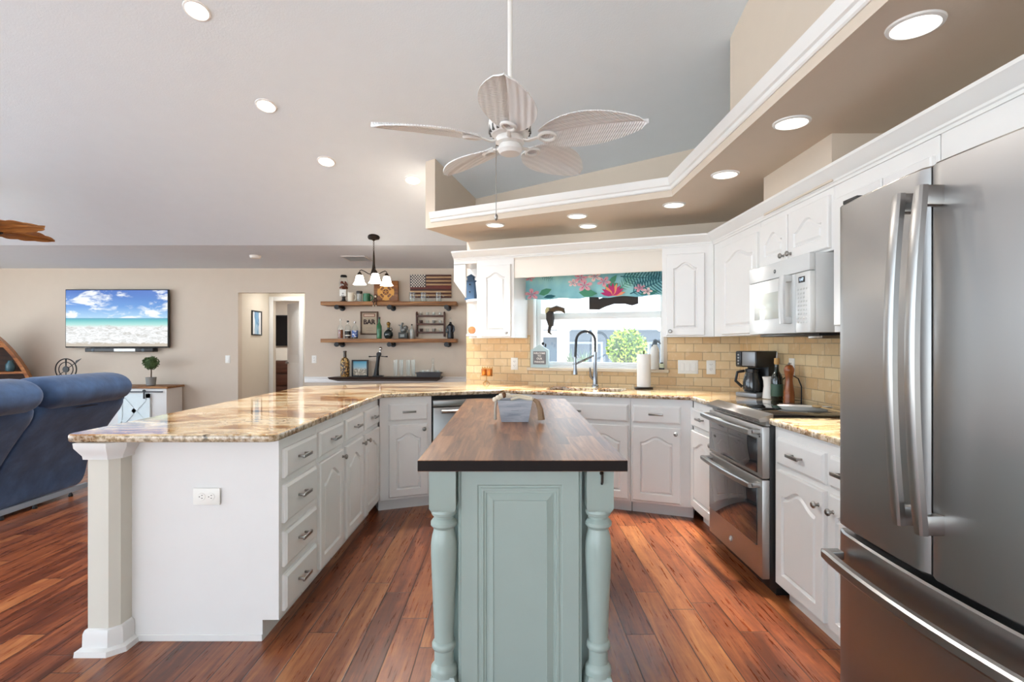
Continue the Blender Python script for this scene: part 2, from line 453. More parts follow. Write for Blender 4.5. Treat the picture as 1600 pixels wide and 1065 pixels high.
# window 1
def wloc(o): o.location = NR * CW; o.rotation_euler = (0, 0, -A22); return o
w1 = wloc(link('window_1', None)); w1['kind'] = 'structure'
b = MB(); j = .016
for x0, x1, z0, z1 in ((WS0, WS0 + j, WZ0, WZ1), (WS1 - j, WS1, WZ0, WZ1), (WS0, WS1, WZ1 - j, WZ1), (WS0, WS1, WZ0, WZ0 + j)): b.box(x0, x1, .0, .14, z0, z1)
fr = .045
for x0, x1, z0, z1 in ((WS0 + j, WS0 + j + fr, WZ0, WZ1), (WS1 - j - .02, WS1 - j, WZ0, WZ1), (WS0, WS1, WZ1 - fr, WZ1 - j), (WS0 + j, WS1 - j, WZ0 + j, WZ0 + .05)): b.box(x0, x1, .06, .12, z0, z1, .004)
struct(b, 'window_frame', TRIMW, w1)
b = MB(); b.box(WS0 + j + .03, WS1 - .03, .05, .09, 1.515, 1.575, .005); struct(b, 'meeting_rail', TRIMW, w1)
b = MB(); b.box(WS0 + j + .03, WS1 - .03, .088, .092, WZ0 + .04, 1.93); struct(b, 'window_pane', PANE, w1, smooth=0)
b = MB(); b.box(WS0 - .05, WS1 + .05, -.05, .06, WZ0 - .03, WZ0, .008); struct(b, 'window_sill', pm('travertine_sill', 'dccbb2', .45), w1)

# knee wall of the peninsula with cap moulding and baseboard
KX0, KX1, KY = -1.75, -1.635, 2.255
kpath = [(KX1, 2.36), (KX1, KY + .03), (KX1 - .03, KY), (KX0, KY), (KX0, 4.62), (-.50, 5.14)]
b = MB(); b.prism([(KX1, 4.55), (KX1, KY + .03), (KX1 - .03, KY), (KX0, KY), (KX0, 4.70), (-.52, 5.20), (-.48, 5.10)], 0, CT - CTH)
struct(b, 'wall_peninsula', pm('knee_wall_paint', 'd9d6cb', .7, var=.01))
kp = list(reversed(kpath[1:5])); 
b = MB(); b.sweep([(KX0, 4.6), (KX0, KY), (KX1 - .03, KY), (KX1, KY + .03), (KX1, 2.362)][::-1], [(-.001, .805), (-.012, .805), (-.014, .82), (-.02, .83), (-.034, .855), (-.036, .876), (-.001, .876)])
struct(b, 'trim_2', TRIMW)
b = MB(); b.sweep([(KX0, 4.6), (KX0, KY), (KX1 - .03, KY), (KX1, KY + .03), (KX1, 2.35)][::-1], [(-.001, 0), (-.034, 0), (-.032, .022), (-.014, .03), (-.013, .085), (-.008, .1), (-.001, .105)])
struct(b, 'baseboard_peninsula', TRIMW)

# baseboards, chair rail, hall and bedroom
b = MB(); b.box(-9.1, DX0, YF - .014, YF, 0, .11, .004); b.box(DX1, XL, YF - .014, YF, 0, .11, .004); struct(b, 'baseboard_far', TRIMW)
b = MB(); b.box(DX1, XL, YF - .02, YF, .70, .765, .006); b.box(DX1, XL, YF - .03, YF, .765, .79, .008); struct(b, 'trim_3', TRIMW)
b = MB(); b.box(DX0 - .1, DX0, YF + .12, 9.35, 0, 2.44); struct(b, 'wall_hall_left', HALLW, smooth=0)
b = MB(); b.box(DX1, DX1 + .1, YF + .12, 9.35, 0, 2.44); struct(b, 'wall_hall_right', HALLW, smooth=0)
HD0, HD1 = -4.07, -3.62
b = MB()
for x0, x1, z0 in ((DX0 - .1, HD0, 0), (HD0, HD1, 2.03), (HD1, DX1 + .1, 0)): b.box(x0, x1, 9.35, 9.45, z0, 2.44)
struct(b, 'wall_hall_back', HALLW, smooth=0)
b = MB(); b.box(DX0 - .1, DX1 + .1, YF + .12, 9.45, 2.3, 2.36); struct(b, 'ceiling_hall', CEILP, smooth=0)
b = MB(); b.box(-7.5, -2.0, 12.5, 12.6, 0, 2.5); b.box(-2.1, -2.0, 9.45, 12.5, 0, 2.5); b.box(-7.5, -7.4, 9.45, 12.5, 0, 2.5); b.box(-7.5, DX0, 9.40, 9.45, 0, 2.5)
struct(b, 'wall_bedroom', HALLW, smooth=0)
b = MB(); b.box(-7.5, -2.0, 9.45, 12.6, 2.44, 2.5); struct(b, 'ceiling_bedroom', CEILP, smooth=0)
b = MB()
for x0, x1, z0, z1 in ((HD0 - .07, HD0, 0, 2.1), (HD1, HD1 + .07, 0, 2.1), (HD0, HD1, 2.03, 2.1)): b.box(x0, x1, 9.335, 9.352, z0, z1, .004)
struct(b, 'trim_4', TRIMW)
d1 = link('door_1', None, loc=(-3.625, 9.47, 0), rz=math.atan2(.52, -.45)); d1['kind'] = 'structure'
b = MB(); b.box(0, .68, -.018, .018, .01, 2.02, .003)
for z0, z1 in ((.2, .95), (1.1, 1.88)):
    for k in (-1, 1): b.box(.1, .58, k * .018 - .004, k * .018 + .004, z0, z1, .004)
struct(b, 'door_panel', TRIMW, d1)
b = MB(); b.lathe([(.0, -.07), (.02, -.068), (.028, -.055), (.022, -.04), (.012, -.03), (.012, .03), (.022, .04), (.028, .055), (.02, .068), (0, .07)], (.62, 0, .95), 12, 'y'); struct(b, 'door_knob', NICKEL, d1)
for z in (.35, 1.02, 1.72):
    b = MB(); b.lathe([(.012, -.05), (.012, .05)], (-.008, 0, z), 8); b.box(-.008, .05, -.021, .021, z - .045, z + .045); struct(b, 'door_hinge', NICKEL, d1)

# outdoors beyond the sink window
b = MB(); b.box(-40, 40, -40, 60, -.22, -.1); struct(b, 'ground', pm('pale_paving', 'e6e4de', .8), smooth=0)
SIDING = pm('grey_siding', '4f5964', .7, var=.03)
def bld(x0, x1, y0, y1, z1, name, label):
    t = thing(name, label, 'house', ((x0 + x1) / 2, y0, -.1))
    w = (x1 - x0) / 2
    m = MB(); m.box(-w, w, 0, y1 - y0, 0, z1 + .1); m.build('wall', SIDING, t, smooth=0)
    m = MB(); m.loops([[(-w - .4, -.5, z1), (-w - .4, (y1 - y0) / 2, z1 + 1.1), (-w - .4, y1 - y0 + .5, z1)], [(w + .4, -.5, z1), (w + .4, (y1 - y0) / 2, z1 + 1.1), (w + .4, y1 - y0 + .5, z1)]]); m.build('roof', pm('pale_roof', '9aa0a6', .8), t, smooth=0)
    return t, w
t, w = bld(-.3, 9.5, 13.5, 18, 1.74, 'neighbour_house', 'low grey neighbour house seen through the sink window')
for x in (-3.2, -1.2, .9, 3.2):
    m = MB(); m.box(x, x + .9, -.03, 0, .7, 1.45); f = m.build('window', pm('pale_grey_frame', '7c848c', .6) if 'pale_grey_frame' not in bpy.data.materials else bpy.data.materials['pale_grey_frame'], t, smooth=0)
    m = MB(); m.box(x + .06, x + .84, -.04, -.03, .76, 1.39); m.build('pane', pm('dim_pane', '3a444f', .2), f, smooth=0)
for i, (px, wd, lab) in enumerate(((880, .17, 'thick white porch column left of the faucet, outside the window'), (929, .07, 'slim white porch post just right of the thick column, outside'))):
    p = P(px, 560, 8.2)
    m = MB(); m.box(-wd / 2, wd / 2, -wd / 2, wd / 2, -.1, 3, .01); m.box(-wd * .7, wd * .7, -wd * .7, wd * .7, -.1, .12, .01)
    single(m, 'porch_post', TRIMW, lab, 'post', (p.x, p.y, 0), group='posts outside the window')
m = MB(); m.box(-.55, .55, -.03, .03, .0, .06); m.box(-.55, -.47, -.03, .03, 0, 1.65); m.box(.30, .38, -.03, .03, 0, 1.65); m.box(-.55, .38, -.03, .03, 1.5, 1.6); m.box(-.55, .38, -.03, .03, .98, 1.02)
p = P(848, 560, 8.6); single(m, 'porch_screen', TRIMW, 'white porch screen frame at the far left of the window view', 'screen', (p.x, p.y, -.1))
LEAFY = NT('bush_leaf'); LEAFY.set(LEAFY.ramp(LEAFY.noise(LEAFY.coord(), 9, 2), [(.3, '35541c'), (.5, '748f30'), (.7, 'a9b84a')]), .55); LEAFY = LEAFY.m
def leafball(m, c, r, n, size, seed):
    rnd = random.Random(seed)
    for _ in range(n):
        v = Vector((rnd.gauss(0, 1), rnd.gauss(0, 1), rnd.gauss(0, 1))).normalized()
        q = Vector(c) + Vector((v.x * r[0], v.y * r[1], v.z * r[2])) * rnd.uniform(.8, 1.05)
        a = v.cross(Vector((rnd.gauss(0, 1), rnd.gauss(0, 1), rnd.gauss(0, 1)))).normalized(); bb = (v * .6 + Vector((rnd.gauss(0, 1), rnd.gauss(0, 1), rnd.gauss(0, 1))) * .5).normalized()
        sz = size * rnd.uniform(.6, 1.3)
        vs = [m.bm.verts.new(m.M @ (q + d)) for d in (-a * sz * .35, bb * sz * .6, a * sz * .35, -bb * sz * .6)]
        m.bm.faces.new(vs)
    m._fin()
p = P(979, 541, 8.6)
t = thing('round_bush', 'round bright yellow-green bush outside, right of the faucet', 'bush', (p.x, p.y, -.1))
m = MB(); leafball(m, (0, 0, p.z + .08), (.31, .31, .30), 1500, .05, 3); leafball(m, (0, 0, .95), (.27, .27, .35), 700, .05, 5); m.build('foliage', LEAFY, t, smooth=0)
m = MB(); m.ball((0, 0, p.z + .08), (.26, .26, .26)); m.ball((0, 0, .95), (.22, .22, .3)); m.tube([(0, 0, 0), (0, 0, .9)], .03); m.build('branches', pm('bush_core', '29421a', .8), t)
AGAVE = pm('spiky_leaf', '4a6650', .5, var=.1)
for i, (px, lab) in enumerate(((893, 'spiky grey-green plant outside, at the foot of the thick porch column'), (912, 'spiky grey-green plant outside, seen inside the faucet loop'))):
    p = P(px, 572, 7.6); rnd = random.Random(i); m = MB()
    for k in range(26):
        a = rnd.uniform(0, 2 * PI); el = rnd.uniform(.5, 1.4); L_ = rnd.uniform(.16, .30)
        dv = Vector((math.cos(a) * math.cos(el), math.sin(a) * math.cos(el), math.sin(el)))
        m.tube([dv * .02, dv * L_ * .5 + Vector((0, 0, .02)), dv * L_], [.012, .014, .001], 4, flat=.4)
    m.at(Matrix.Translation((0, 0, -p.z - .08))).box(-.06, .06, -.06, .06, 0, p.z + .1, .02)
    single(m, 'spiky_plant', AGAVE, lab, 'plant', (p.x, p.y, p.z - .02), group='plants on the porch')
rnd = random.Random(11)
t = thing('string_light', 'string of small bulbs strung across the porch outside the window', 'string lights', P(960, 511, 8.10))
bx = [P(q, 511 - 2 * math.sin(i * 2.2), 8.10) - t.location for i, q in enumerate((850, 890, 918, 972, 1030, 1060))]
m = MB(); m.tube(bx, .006, 6); m.build('wire', BLACKP, t)
for q in bx[1:]:
    m = MB(); m.lathe([(0, -.07), (.02, -.055), (.022, -.035), (.012, -.01), (.012, .005)], q, 10); m.build('bulb', SHADE, t)
p = P(845, 470, 24)
def tree(px, py, d, r, lab, seed):
    p = P(px, py, d); t = thing('garden_tree', lab, 'tree', (p.x, p.y, -.1), group='trees beyond the porch')
    m = MB(); leafball(m, (0, 0, p.z), r, 900, .5, seed); m.build('crown', pm('pale_tree_leaf', '6d9058', .6, var=.08), t, smooth=0)
    m = MB(); m.tube([(0, 0, 0), (.05, 0, p.z)], .12); m.build('trunk', pm('trunk_bark', '7b6a58', .8), t)
tree(895, 478, 24, (1.5, 1.2, 1.1), 'pale tree outside, right of the hanging bird ornament', 5)
tree(1012, 486, 32, (3.4, 1.6, 1.1), 'pale tree outside, under the dark hanging driftwood', 6)
# ------------------------------------------------------------------ cabinets
def inset(P_, d):
    n = len(P_); out = []
    for i in range(n):
        a, p, c = Vector(P_[i - 1]), Vector(P_[i]), Vector(P_[(i + 1) % n])
        e1 = (p - a).normalized(); e2 = (c - p).normalized()
        n1 = Vector((-e1.y, e1.x)); n2 = Vector((-e2.y, e2.x)); nn = n1 + n2
        if nn.length < 1e-6: nn = n1
        nn.normalize(); k = 1 / max(.45, nn.dot(n1)); out.append(p + nn * d * k)
    return out
def panel_front(m, x0, x1, z0, z1, th=.02, arch=True, rail=.055, raise_=.012, hump=None, groove=.011, steps=None):
    """front at y=0 facing -y, thickness to +y; raised panel with a cathedral arch"""
    w = x1 - x0; r = min(rail, w * .2)
    a0, a1, b0 = x0 + r, x1 - r, z0 + r
    h = hump if hump is not None else min(.05, (a1 - a0) * .19)
    top = z1 - r - (.012 if arch else 0); sh = top - h if arch else top
    N = 24 if arch else 1
    top_pts = []
    for i in range(1, N):
        s = 1 - 2 * i / N
        v = (0.5 + 0.5 * math.cos(PI * min(1, abs(s) / .88))) ** .85
        top_pts.append((a0 + (a1 - a0) * (s + 1) / 2, sh + h * v))
    Pp = [(a0, b0), (a1, b0), (a1, sh)] + top_pts + [(a0, sh)]
    ch = .005
    def outer(k): return [(x0 + k, z0 + k), (x1 - k, z0 + k), (x1 - k, z1 - k)] + [(min(max(p[0], x0 + k), x1 - k), z1 - k) for p in top_pts] + [(x0 + k, z1 - k)]
    R = lambda pts, y: [(p[0], y, p[1]) for p in pts]
    if steps:
        rings = [R(outer(0), th), R(outer(0), ch), R(outer(ch), 0)]
        for d, y in steps: rings.append(R(inset(Pp, d), y))
    else:
        rings = [R(outer(0), th), R(outer(0), ch), R(outer(ch), 0), R(Pp, 0), R(inset(Pp, .007), groove), R(inset(Pp, .011), groove), R(inset(Pp, .011 + raise_), .0015)]
    m.loops(rings); return m
def slab_front(m, x0, x1, z0, z1, th=.02):
    R = lambda k, y: [(x0 + k, y, z0 + k), (x1 - k, y, z0 + k), (x1 - k, y, z1 - k), (x0 + k, y, z1 - k)]
    m.loops([R(0, th), R(0, .009), R(.004, .006), R(.012, .0), R(.012, 0)][:4]); return m
def add_bar(par, x, z, L_=.105):
    m = MB(); m.box(x - L_ / 2, x + L_ / 2, -.034, -.024, z - .008, z + .008, .003)
    for k in (-1, 1): m.box(x + k * (L_ / 2 - .014) - .005, x + k * (L_ / 2 - .014) + .005, -.026, 0, z - .005, z + .005, .001)
    m.build('handle', NICKEL, par)
def add_knob(par, x, z):
    m = MB(); m.lathe([(0, -.032), (.010, -.031), (.0155, -.025), (.015, -.02), (.007, -.015), (.006, -.004), (.009, 0)], (x, 0, z), 16, 'y'); m.build('knob', NICKEL, par)
def drawer(t, x0, x1, z0, z1, y=0, hx=None, handle=True):
    m = MB(); m.at(Matrix.Translation((0, y, 0))); slab_front(m, x0, x1, z0, z1); d = m.build('drawer', WHITE, t)
    if handle:
        h0 = len(bpy.data.objects); add_bar(d, hx if hx is not None else (x0 + x1) / 2, (z0 + z1) / 2 + .005)
        bpy.data.objects[-1]
        for c in [k for k in bpy.data.objects if k.parent == d]: c.location.y += y
def door(t, x0, x1, z0, z1, y=0, knob=None, kz=None, arch=True, hump=None):
    m = MB(); m.at(Matrix.Translation((0, y, 0))); panel_front(m, x0, x1, z0, z1, arch=arch, hump=hump); d = m.build('door', WHITE, t)
    if knob:
        kx = x0 + .032 if knob == 'L' else x1 - .032
        add_knob(d, kx, kz)
        for c in [k for k in bpy.data.objects if k.parent == d]: c.location.y += y
def base_case(t, x0, x1, depth, zb=.09, kick=.07, ztop=CT - CTH):
    """case front at y=.02 (door fronts at y=0)"""
    m = MB(); m.box(x0, x1, .02, depth, zb, ztop, .002, 1); m.build('case', WHITE, t)
    m = MB(); m.box(x0 + .002, x1 - .002, .02 + kick, depth - .01, 0, zb); m.build('toe_kick', WHITE, t, smooth=0)
RW = (.694, .824); DRZ = ((.112, .27), (.305, .459), (.497, .663), RW); DZ0, DZ1 = .112, .665

# peninsula: local x = world +y, local +y = world -x, origin on the door plane
XP = -.98
def pen(name, label, group): return thing(name, label, 'cabinet', (XP, 0, 0), PI / 2, group)
GP = 'white base cabinets of the peninsula'
t = pen('drawer_cabinet', 'white four-drawer base cabinet at the near end of the peninsula', GP)
base_case(t, 2.368, 2.796, .64)
for z0, z1 in DRZ: drawer(t, 2.385, 2.77, z0, z1, hx=2.56)
m = MB(); m.plate([(2.345, 0), (2.365, 0), (2.365, .877), (2.345, .877)], .09, .655) if False else None
m.box(2.352, 2.368, .02, .655, .09, CT - CTH); m.box(2.352, 2.368, .09, .655, 0, .09); m.box(2.346, 2.352, .09, .655, 0, .028, .002)
m.build('end_panel', WHITE, t, smooth=0)
for y0, y1, kn, lab in ((2.818, 3.213, 'R', 'white base cabinet with one arched door beside the four-drawer cabinet'), (3.27, 3.647, 'R', 'white base cabinet with arched door, third along the peninsula from its near end'), (3.70, 4.085, 'L', 'white base cabinet with arched door at the inner corner end of the peninsula')):
    t = pen('base_cabinet', lab, GP)
    base_case(t, y0 - .02, (y1 + .031 if y1 < 4 else 4.115), .64)
    drawer(t, y0, y1, *RW); door(t, y0, y1, DZ0, DZ1, knob=kn, kz=.625)

# left diagonal: local x along UL, +y along NL
CL = 4.18
def lfac(name, label, cat='cabinet', group=None): return thing(name, label, cat, NL * CL, A22, group)
sL = lambda px, c=CL: onL(px, c)[0]
GB = 'white base cabinets under the window side'
t = lfac('base_cabinet', 'white corner base cabinet with arched door left of the dishwasher', group=GB)
a0, a1 = sL(608), sL(668.5); cl = sL(676)
base_case(t, sL(593.5), cl - .004, .6)
drawer(t, a0, a1, *RW); door(t, a0, a1, DZ0, DZ1, knob='R', kz=.625)
t = lfac('dishwasher', 'stainless steel dishwasher behind the island top', 'dishwasher')
dw0 = cl; dw1 = cl + .60
m = MB(); m.box(dw0 + .004, dw1 - .004, .03, .58, .09, CT - CTH - .004); m.build('body', BLACKP, t, smooth=0)
m = MB(); m.box(dw0 + .006, dw1 - .006, .0, .03, .10, .785, .006); m.box(dw0 + .006, dw1 - .006, .004, .03, .79, .842, .004); m.build('door', STEEL, t)
m = MB(); m.tube([(dw0 + .06, -.045, .755), (dw0 + .3, -.05, .755), (dw1 - .06, -.045, .755)], .013, 10)
for k in (dw0 + .08, dw1 - .08): m.tube([(k, -.045, .755), (k, .002, .755)], .01, 8)
m.build('handle', STEELD, t)
m = MB(); m.box(dw0, dw1, .08, .5, 0, .09); m.build('toe_kick', BLACKP, t, smooth=0)

# sink run: local x along UR, +y along NR
CR = 4.145
def rfac(name, label, cat='cabinet', group=None, c=CR): return thing(name, label, cat, NR * c, -A22, group)
sR = lambda px, c=CR: onR(px, c)[0]
t = rfac('sink_cabinet', 'wide white sink base cabinet under the faucet with two arched doors', group=GB)
k0 = sR(981) - .78; k1 = sR(981)
SKL = UR.dot(NL * CL + UL * dw1) + .03
base_case(t, SKL, k1 + .016, .66)
drawer(t, k0, k1, *RW, hx=sR(899)); mid = (k0 + k1) / 2
door(t, k0, mid - .004, DZ0, DZ1, knob='R', kz=.625); door(t, mid + .004, k1, DZ0, DZ1, knob='L', kz=.625)
t = rfac('base_cabinet', 'white base cabinet with drawer and arched door right of the sink cabinet', group=GB)
q0, q1 = sR(988.3), sR(1063.3)
XR = 1.31                                   # right run door plane
corner_s = UR.dot(Vector((XR + .02, (CR + .02 - NR.x * (XR + .02)) / NR.y, 0)))
base_case(t, k1 + .018, corner_s, .66)
drawer(t, q0, q1, *RW); door(t, q0, q1, DZ0, DZ1, knob='R', kz=.625)

# right run: local x = world -y, +y = world +x
def rrun(name, label, cat='cabinet', group=None, x=XR): return thing(name, label, cat, (x, 0, 0), -PI / 2, group)
YR0, YR1 = 2.735, 3.475                      # range
GR = 'white base cabinets along the range wall'
yc = (CR + .02 - NR.x * (XR + .02)) / NR.y
t = rrun('base_cabinet', 'narrow white base cabinet between the sink corner and the stove', group=GR)
base_case(t, -yc + .012, -YR1 - .008, .22)
drawer(t, -(FOC * XR / (1078.5 - CX)), -YR1 - .012, *RW); door(t, -(FOC * XR / (1078.5 - CX)), -YR1 - .012, DZ0, DZ1, knob='R', kz=.625)
t = rrun('base_cabinet', 'white double-door base cabinet between the stove and the refrigerator', group=GR)
base_case(t, -YR0 + .008, -2.0, .57)
e0, e1, e2, e3 = -FOC * XR / (1212 - CX), -FOC * XR / (1285.5 - CX), -FOC * XR / (1294.5 - CX), -2.015
drawer(t, e0, e1, *RW); drawer(t, e2, e3, *RW)
door(t, e0, e1, DZ0, DZ1, knob='R', kz=.60); door(t, e2, e3, DZ0, DZ1, knob='L', kz=.60)

# granite worktops
def fillet(pts, r, idx, seg=6):
    out = []
    for i, p in enumerate(pts):
        p = Vector(p)
        if i in idx:
            a = (Vector(pts[i - 1]) - p).normalized(); c = (Vector(pts[(i + 1) % len(pts)]) - p).normalized()
            p0, p1 = p + a * r, p + c * r
            for k in range(seg + 1):
                u = k / seg; out.append(p0 * (1 - u) ** 2 + p * 2 * u * (1 - u) + p1 * u ** 2)
        else: out.append(p)
    return out
def slab(name, polys, z0, z1, mat, bev, label, cat):
    cu = bpy.data.curves.new(name, 'CURVE'); cu.dimensions = '2D'; cu.fill_mode = 'BOTH'; cu.extrude = (z1 - z0) / 2 - bev; cu.bevel_depth = bev; cu.bevel_resolution = 2
    for pts in polys:
        sp = cu.splines.new('POLY'); sp.points.add(len(pts) - 1); sp.use_cyclic_u = True
        for q, p in zip(sp.points, pts): q.co = (p[0], p[1], 0, 1)
    tmp = bpy.data.objects.new('t', cu); COL.objects.link(tmp)
    me = bpy.data.meshes.new_from_object(tmp.evaluated_get(bpy.context.evaluated_depsgraph_get()))
    bpy.data.objects.remove(tmp); bpy.data.curves.remove(cu)
    me.name = name; me.materials.clear(); me.materials.append(mat)
    me.polygons.foreach_set('use_smooth', [True] * len(me.polygons)); me.set_sharp_from_angle(angle=.6)
    return tag(link(name, me, loc=(0, 0, (z0 + z1) / 2)), label, cat)
XE = -.965; cE, cF = 4.165, 4.13
i1 = (XE, (cE - NL.x * XE) / NL.y); X2 = (cE - cF) / (NL.x - NR.x); i2 = (X2, (cE - NL.x * X2) / NL.y)
XC = 1.30; i3 = (XC, (cF - NR.x * XC) / NR.y)
BV = .009
main = [(XE, 2.235), i1, i2, i3, (XC, YR1 + .004), (XW, YR1 + .004), (WRC.x, WRC.y), (WL.x, WL.y), (-1.84, WL.y - (WL.x + 1.84) * math.tan(A22)), (-1.84, 2.235)]
main = fillet(main, .05, {0, 9})
main = inset(main, BV)
bs0, bs1, bs2, bs3 = onR(858, 4.45)[0], onR(926, 4.45)[0], onR(936, 4.45)[0], onR(976, 4.45)[0]
def hole(s0, s1, c0, c1): return fillet([tuple(pR(s, c).xy) for s, c in ((s0, c0), (s1, c0), (s1, c1), (s0, c1))], .05, {0, 1, 2, 3}, 4)
B1 = (bs0, bs1, 4.24, 4.60); B2 = (bs2, bs3, 4.24, 4.60)
slab('granite_worktop', [main, hole(*B1), hole(*B2)], CT - CTH, CT, GRANITE, BV, 'golden brown granite worktop running from the peninsula round past the sink to the stove', 'countertop')
slab('granite_worktop', [inset([(XC, 1.992), (XC, YR0 - .004), (XW - .014, YR0 - .004), (XW - .014, 1.992)][::-1], BV)], CT - CTH, CT, GRANITE, BV, 'short golden granite worktop between the stove and the refrigerator', 'countertop')
t = rfac('kitchen_sink', 'undermount double-bowl sink below the window', 'sink', c=0)
for s0, s1, c0, c1 in (B1, B2):
    m = MB(); o_ = .012
    R = lambda k, z: [(s0 - k, c0 - k, z), (s1 + k, c0 - k, z), (s1 + k, c1 + k, z), (s0 - k, c1 + k, z)]
    zt = CT - CTH - .001
    m.loops([R(o_, zt), R(o_, zt - .005), R(.004, zt - .19), R(-.02, zt - .2)], False, True); m.build('bowl', STEELD, t)

# ------------------------------------------------------------------ wall cabinets
UF = 4.50; UZ0, UZ1 = 1.34, 2.055
def wall_case(t, x0, x1, depth, z0, z1): 
    m = MB(); m.box(x0, x1, .02, depth, z0, z1, .002, 1); m.build('case', WHITE, t)
GU = 'white wall cabinets'
cD = UF - .02
t = rfac('wall_cabinet', 'single-door white wall cabinet left of the window', group=GU, c=cD)
l0, l1 = onR(745, UF)[0], onR(803, UF)[0]
wall_case(t, l0, l1, CW - cD - .002, UZ0, UZ1)
door(t, onR(751, cD)[0], onR(797.5, cD)[0], UZ0 + .012, UZ1 - .06, knob='R', kz=UZ0 + .045, hump=.04)
t = rfac('wall_cabinet', 'single-door white wall cabinet right of the window', group=GU, c=cD)
XU = 1.56
us = UR.dot(Vector((XU + .02, (UF - NR.x * (XU + .02)) / NR.y, 0)))
r0 = onR(1034.5, UF)[0]
wall_case(t, r0, us, CW - cD - .002, UZ0, UZ1)
door(t, onR(1041, cD)[0], onR(1101, cD)[0], UZ0 + .012, UZ1 - .06, knob='L', kz=UZ0 + .045, hump=.045)
YU = lambda px: -FOC * XU / (px - CX)
yu = (UF - NR.x * (XU + .02)) / NR.y
t = rrun('wall_cabinet', 'tall white wall cabinet in the corner left of the microwave', group=GU, x=XU)
wall_case(t, -yu + .002, YU(1184), .34, UZ0, UZ1)
door(t, YU(1127), YU(1181.5), UZ0 + .012, UZ1 - .06, hump=.05)
t = rrun('wall_cabinet', 'short two-door white wall cabinet above the microwave', group=GU, x=XU)
wall_case(t, YU(1184) + .002, YU(1297), .34, 1.742, UZ1)
door(t, YU(1187), YU(1229), 1.755, UZ1 - .04, knob='R', kz=1.785, hump=.055); door(t, YU(1231), YU(1293), 1.755, UZ1 - .04, knob='L', kz=1.785, hump=.055)
t = rrun('wall_cabinet', 'white wall cabinet between the microwave and the refrigerator', group=GU, x=XU)
wall_case(t, YU(1297) + .002, -2.0, .34, UZ0, UZ1)
door(t, YU(1302), -2.29, UZ0 + .03, UZ1 - .075, hump=.05); door(t, -2.28, -2.02, UZ0 + .03, UZ1 - .075, hump=.05)
t = rrun('wall_cabinet', 'white cabinet above the refrigerator below the crown moulding', group=GU, x=XU)
wall_case(t, -1.995, -.95, .34, 1.80, UZ1)
door(t, -1.97, -1.48, 1.81, UZ1 - .15, arch=False); door(t, -1.47, -.98, 1.81, UZ1 - .15, arch=False)
# crown moulding over the whole run
crown_prof = [(0, 2.05), (-.008, 2.05), (-.010, 2.062), (-.016, 2.066), (-.018, 2.075), (-.03, 2.085), (-.048, 2.10), (-.06, 2.118), (-.066, 2.122), (-.068, 2.135), (0, 2.135), (.3, 2.135), (.3, 2.12), (0, 2.12)]
crown_prof = [(-o, z) for o, z in crown_prof]
cp = [pR(onR(710, UF)[0], UF), Vector((XU + .02, yu, 0)), Vector((XU + .02, .9, 0))]
b = MB(); b.sweep([(p.x, p.y) for p in cp], crown_prof); struct(b, 'trim_5', TRIMW)
# fascia board over the window between the two cabinets
m = MB(); m.box(l1, r0, .03, .05, 1.872, UZ1 - .02, .003); m.box(l1, r0, .03, .2, UZ1 - .02, UZ1 - .002)
o = rfac('x', 'x', c=cD); bpy.data.objects.remove(o)
o = struct(m, 'trim_6', pm('cream_fascia', 'eee6da', .45, var=.01), loc=NR * cD, rz=-A22)
# open corner shelf
t = rfac('corner_shelf', 'open white end shelf between the bar wall and the left wall cabinet', 'shelf', c=UF)
cs = CW - UF - .003
def quarter(s1, R_, z0, z1, m):
    pts = [(s1, .02)] + [(s1 - R_ * math.sin(k * PI / 16), .02 + (cs - .02) * (1 - math.cos(k * PI / 16))) for k in range(1, 9)] + [(s1, cs)]
    m.prism(pts, z0, z1)
for py in (469.5, 523):
    z = zR(735, py, UF + .1); m = MB(); quarter(l0 - .002, .23, z - .012, z + .010, m); m.build('shelf_board', WHITE, t)
m = MB(); m.box(l0 - .25, l0 - .002, cs - .012, cs, UZ0, UZ1 - .01); m.build('back_panel', WHITE, t, smooth=0)
m = MB(); m.box(l0 - .235, l0 - .002, .0, cs - .014, UZ1 - .03, UZ1 - .004); m.build('top_panel', WHITE, t, smooth=0)
zz = lambda py: zR(715, py, UF + .05)
m = MB(); pp = [(l0 - .235, zz(415)), (l0 - .235, zz(440)), (l0 - .115, zz(466)), (l0 - .115, zz(415))]
m.plate([(x, z) for x, z in pp], .0, .02); m.build('bracket_panel', WHITE, t, smooth=0)
# ------------------------------------------------------------------ refrigerator (local x = world -y, +y = world +x)
t = rrun('refrigerator', 'large stainless french-door refrigerator with bottom freezer drawer', 'refrigerator', x=1.165)
F0, F1, FG = -1.985, -1.055, -1.517
m = MB(); m.box(F0 + .008, F1 - .008, .085, .72, .03, 1.765, .006); m.build('body', pm('graphite_case', '4a4a4c', .5), t)
m = MB(); m.box(F0 + .02, F1 - .02, .11, .68, 0, .03); m.build('base_grille', BLACKP, t, smooth=0)
def convex(x0, x1, z0, z1, X0, X1, bulge=.028):
    """door skin bulging to -y, rounded at the vertical edges"""
    m = MB(); N = 20; th = .08; rows = []
    mid = (X0 + X1) / 2; hw = (X1 - X0) / 2
    front = []
    for i in range(N + 1):
        u = i / N; x = x0 + (x1 - x0) * u
        y = .028 - bulge * (1 - ((x - mid) / hw) ** 2)
        e = min(u, 1 - u) * (x1 - x0)
        if e < .012: y += .012 * (1 - math.sqrt(max(0, 1 - (1 - e / .012) ** 2)))
        front.append((x, y))
    pts = front + [(x1, th), (x0, th)]
    c = .006
    m.loops([[(p[0], p[1] + (c if p[1] < th else 0), z0) for p in pts], [(p[0], p[1], z0 + c) for p in pts], [(p[0], p[1], z1 - c) for p in pts], [(p[0], p[1] + (c if p[1] < th else 0), z1) for p in pts]])
    return m
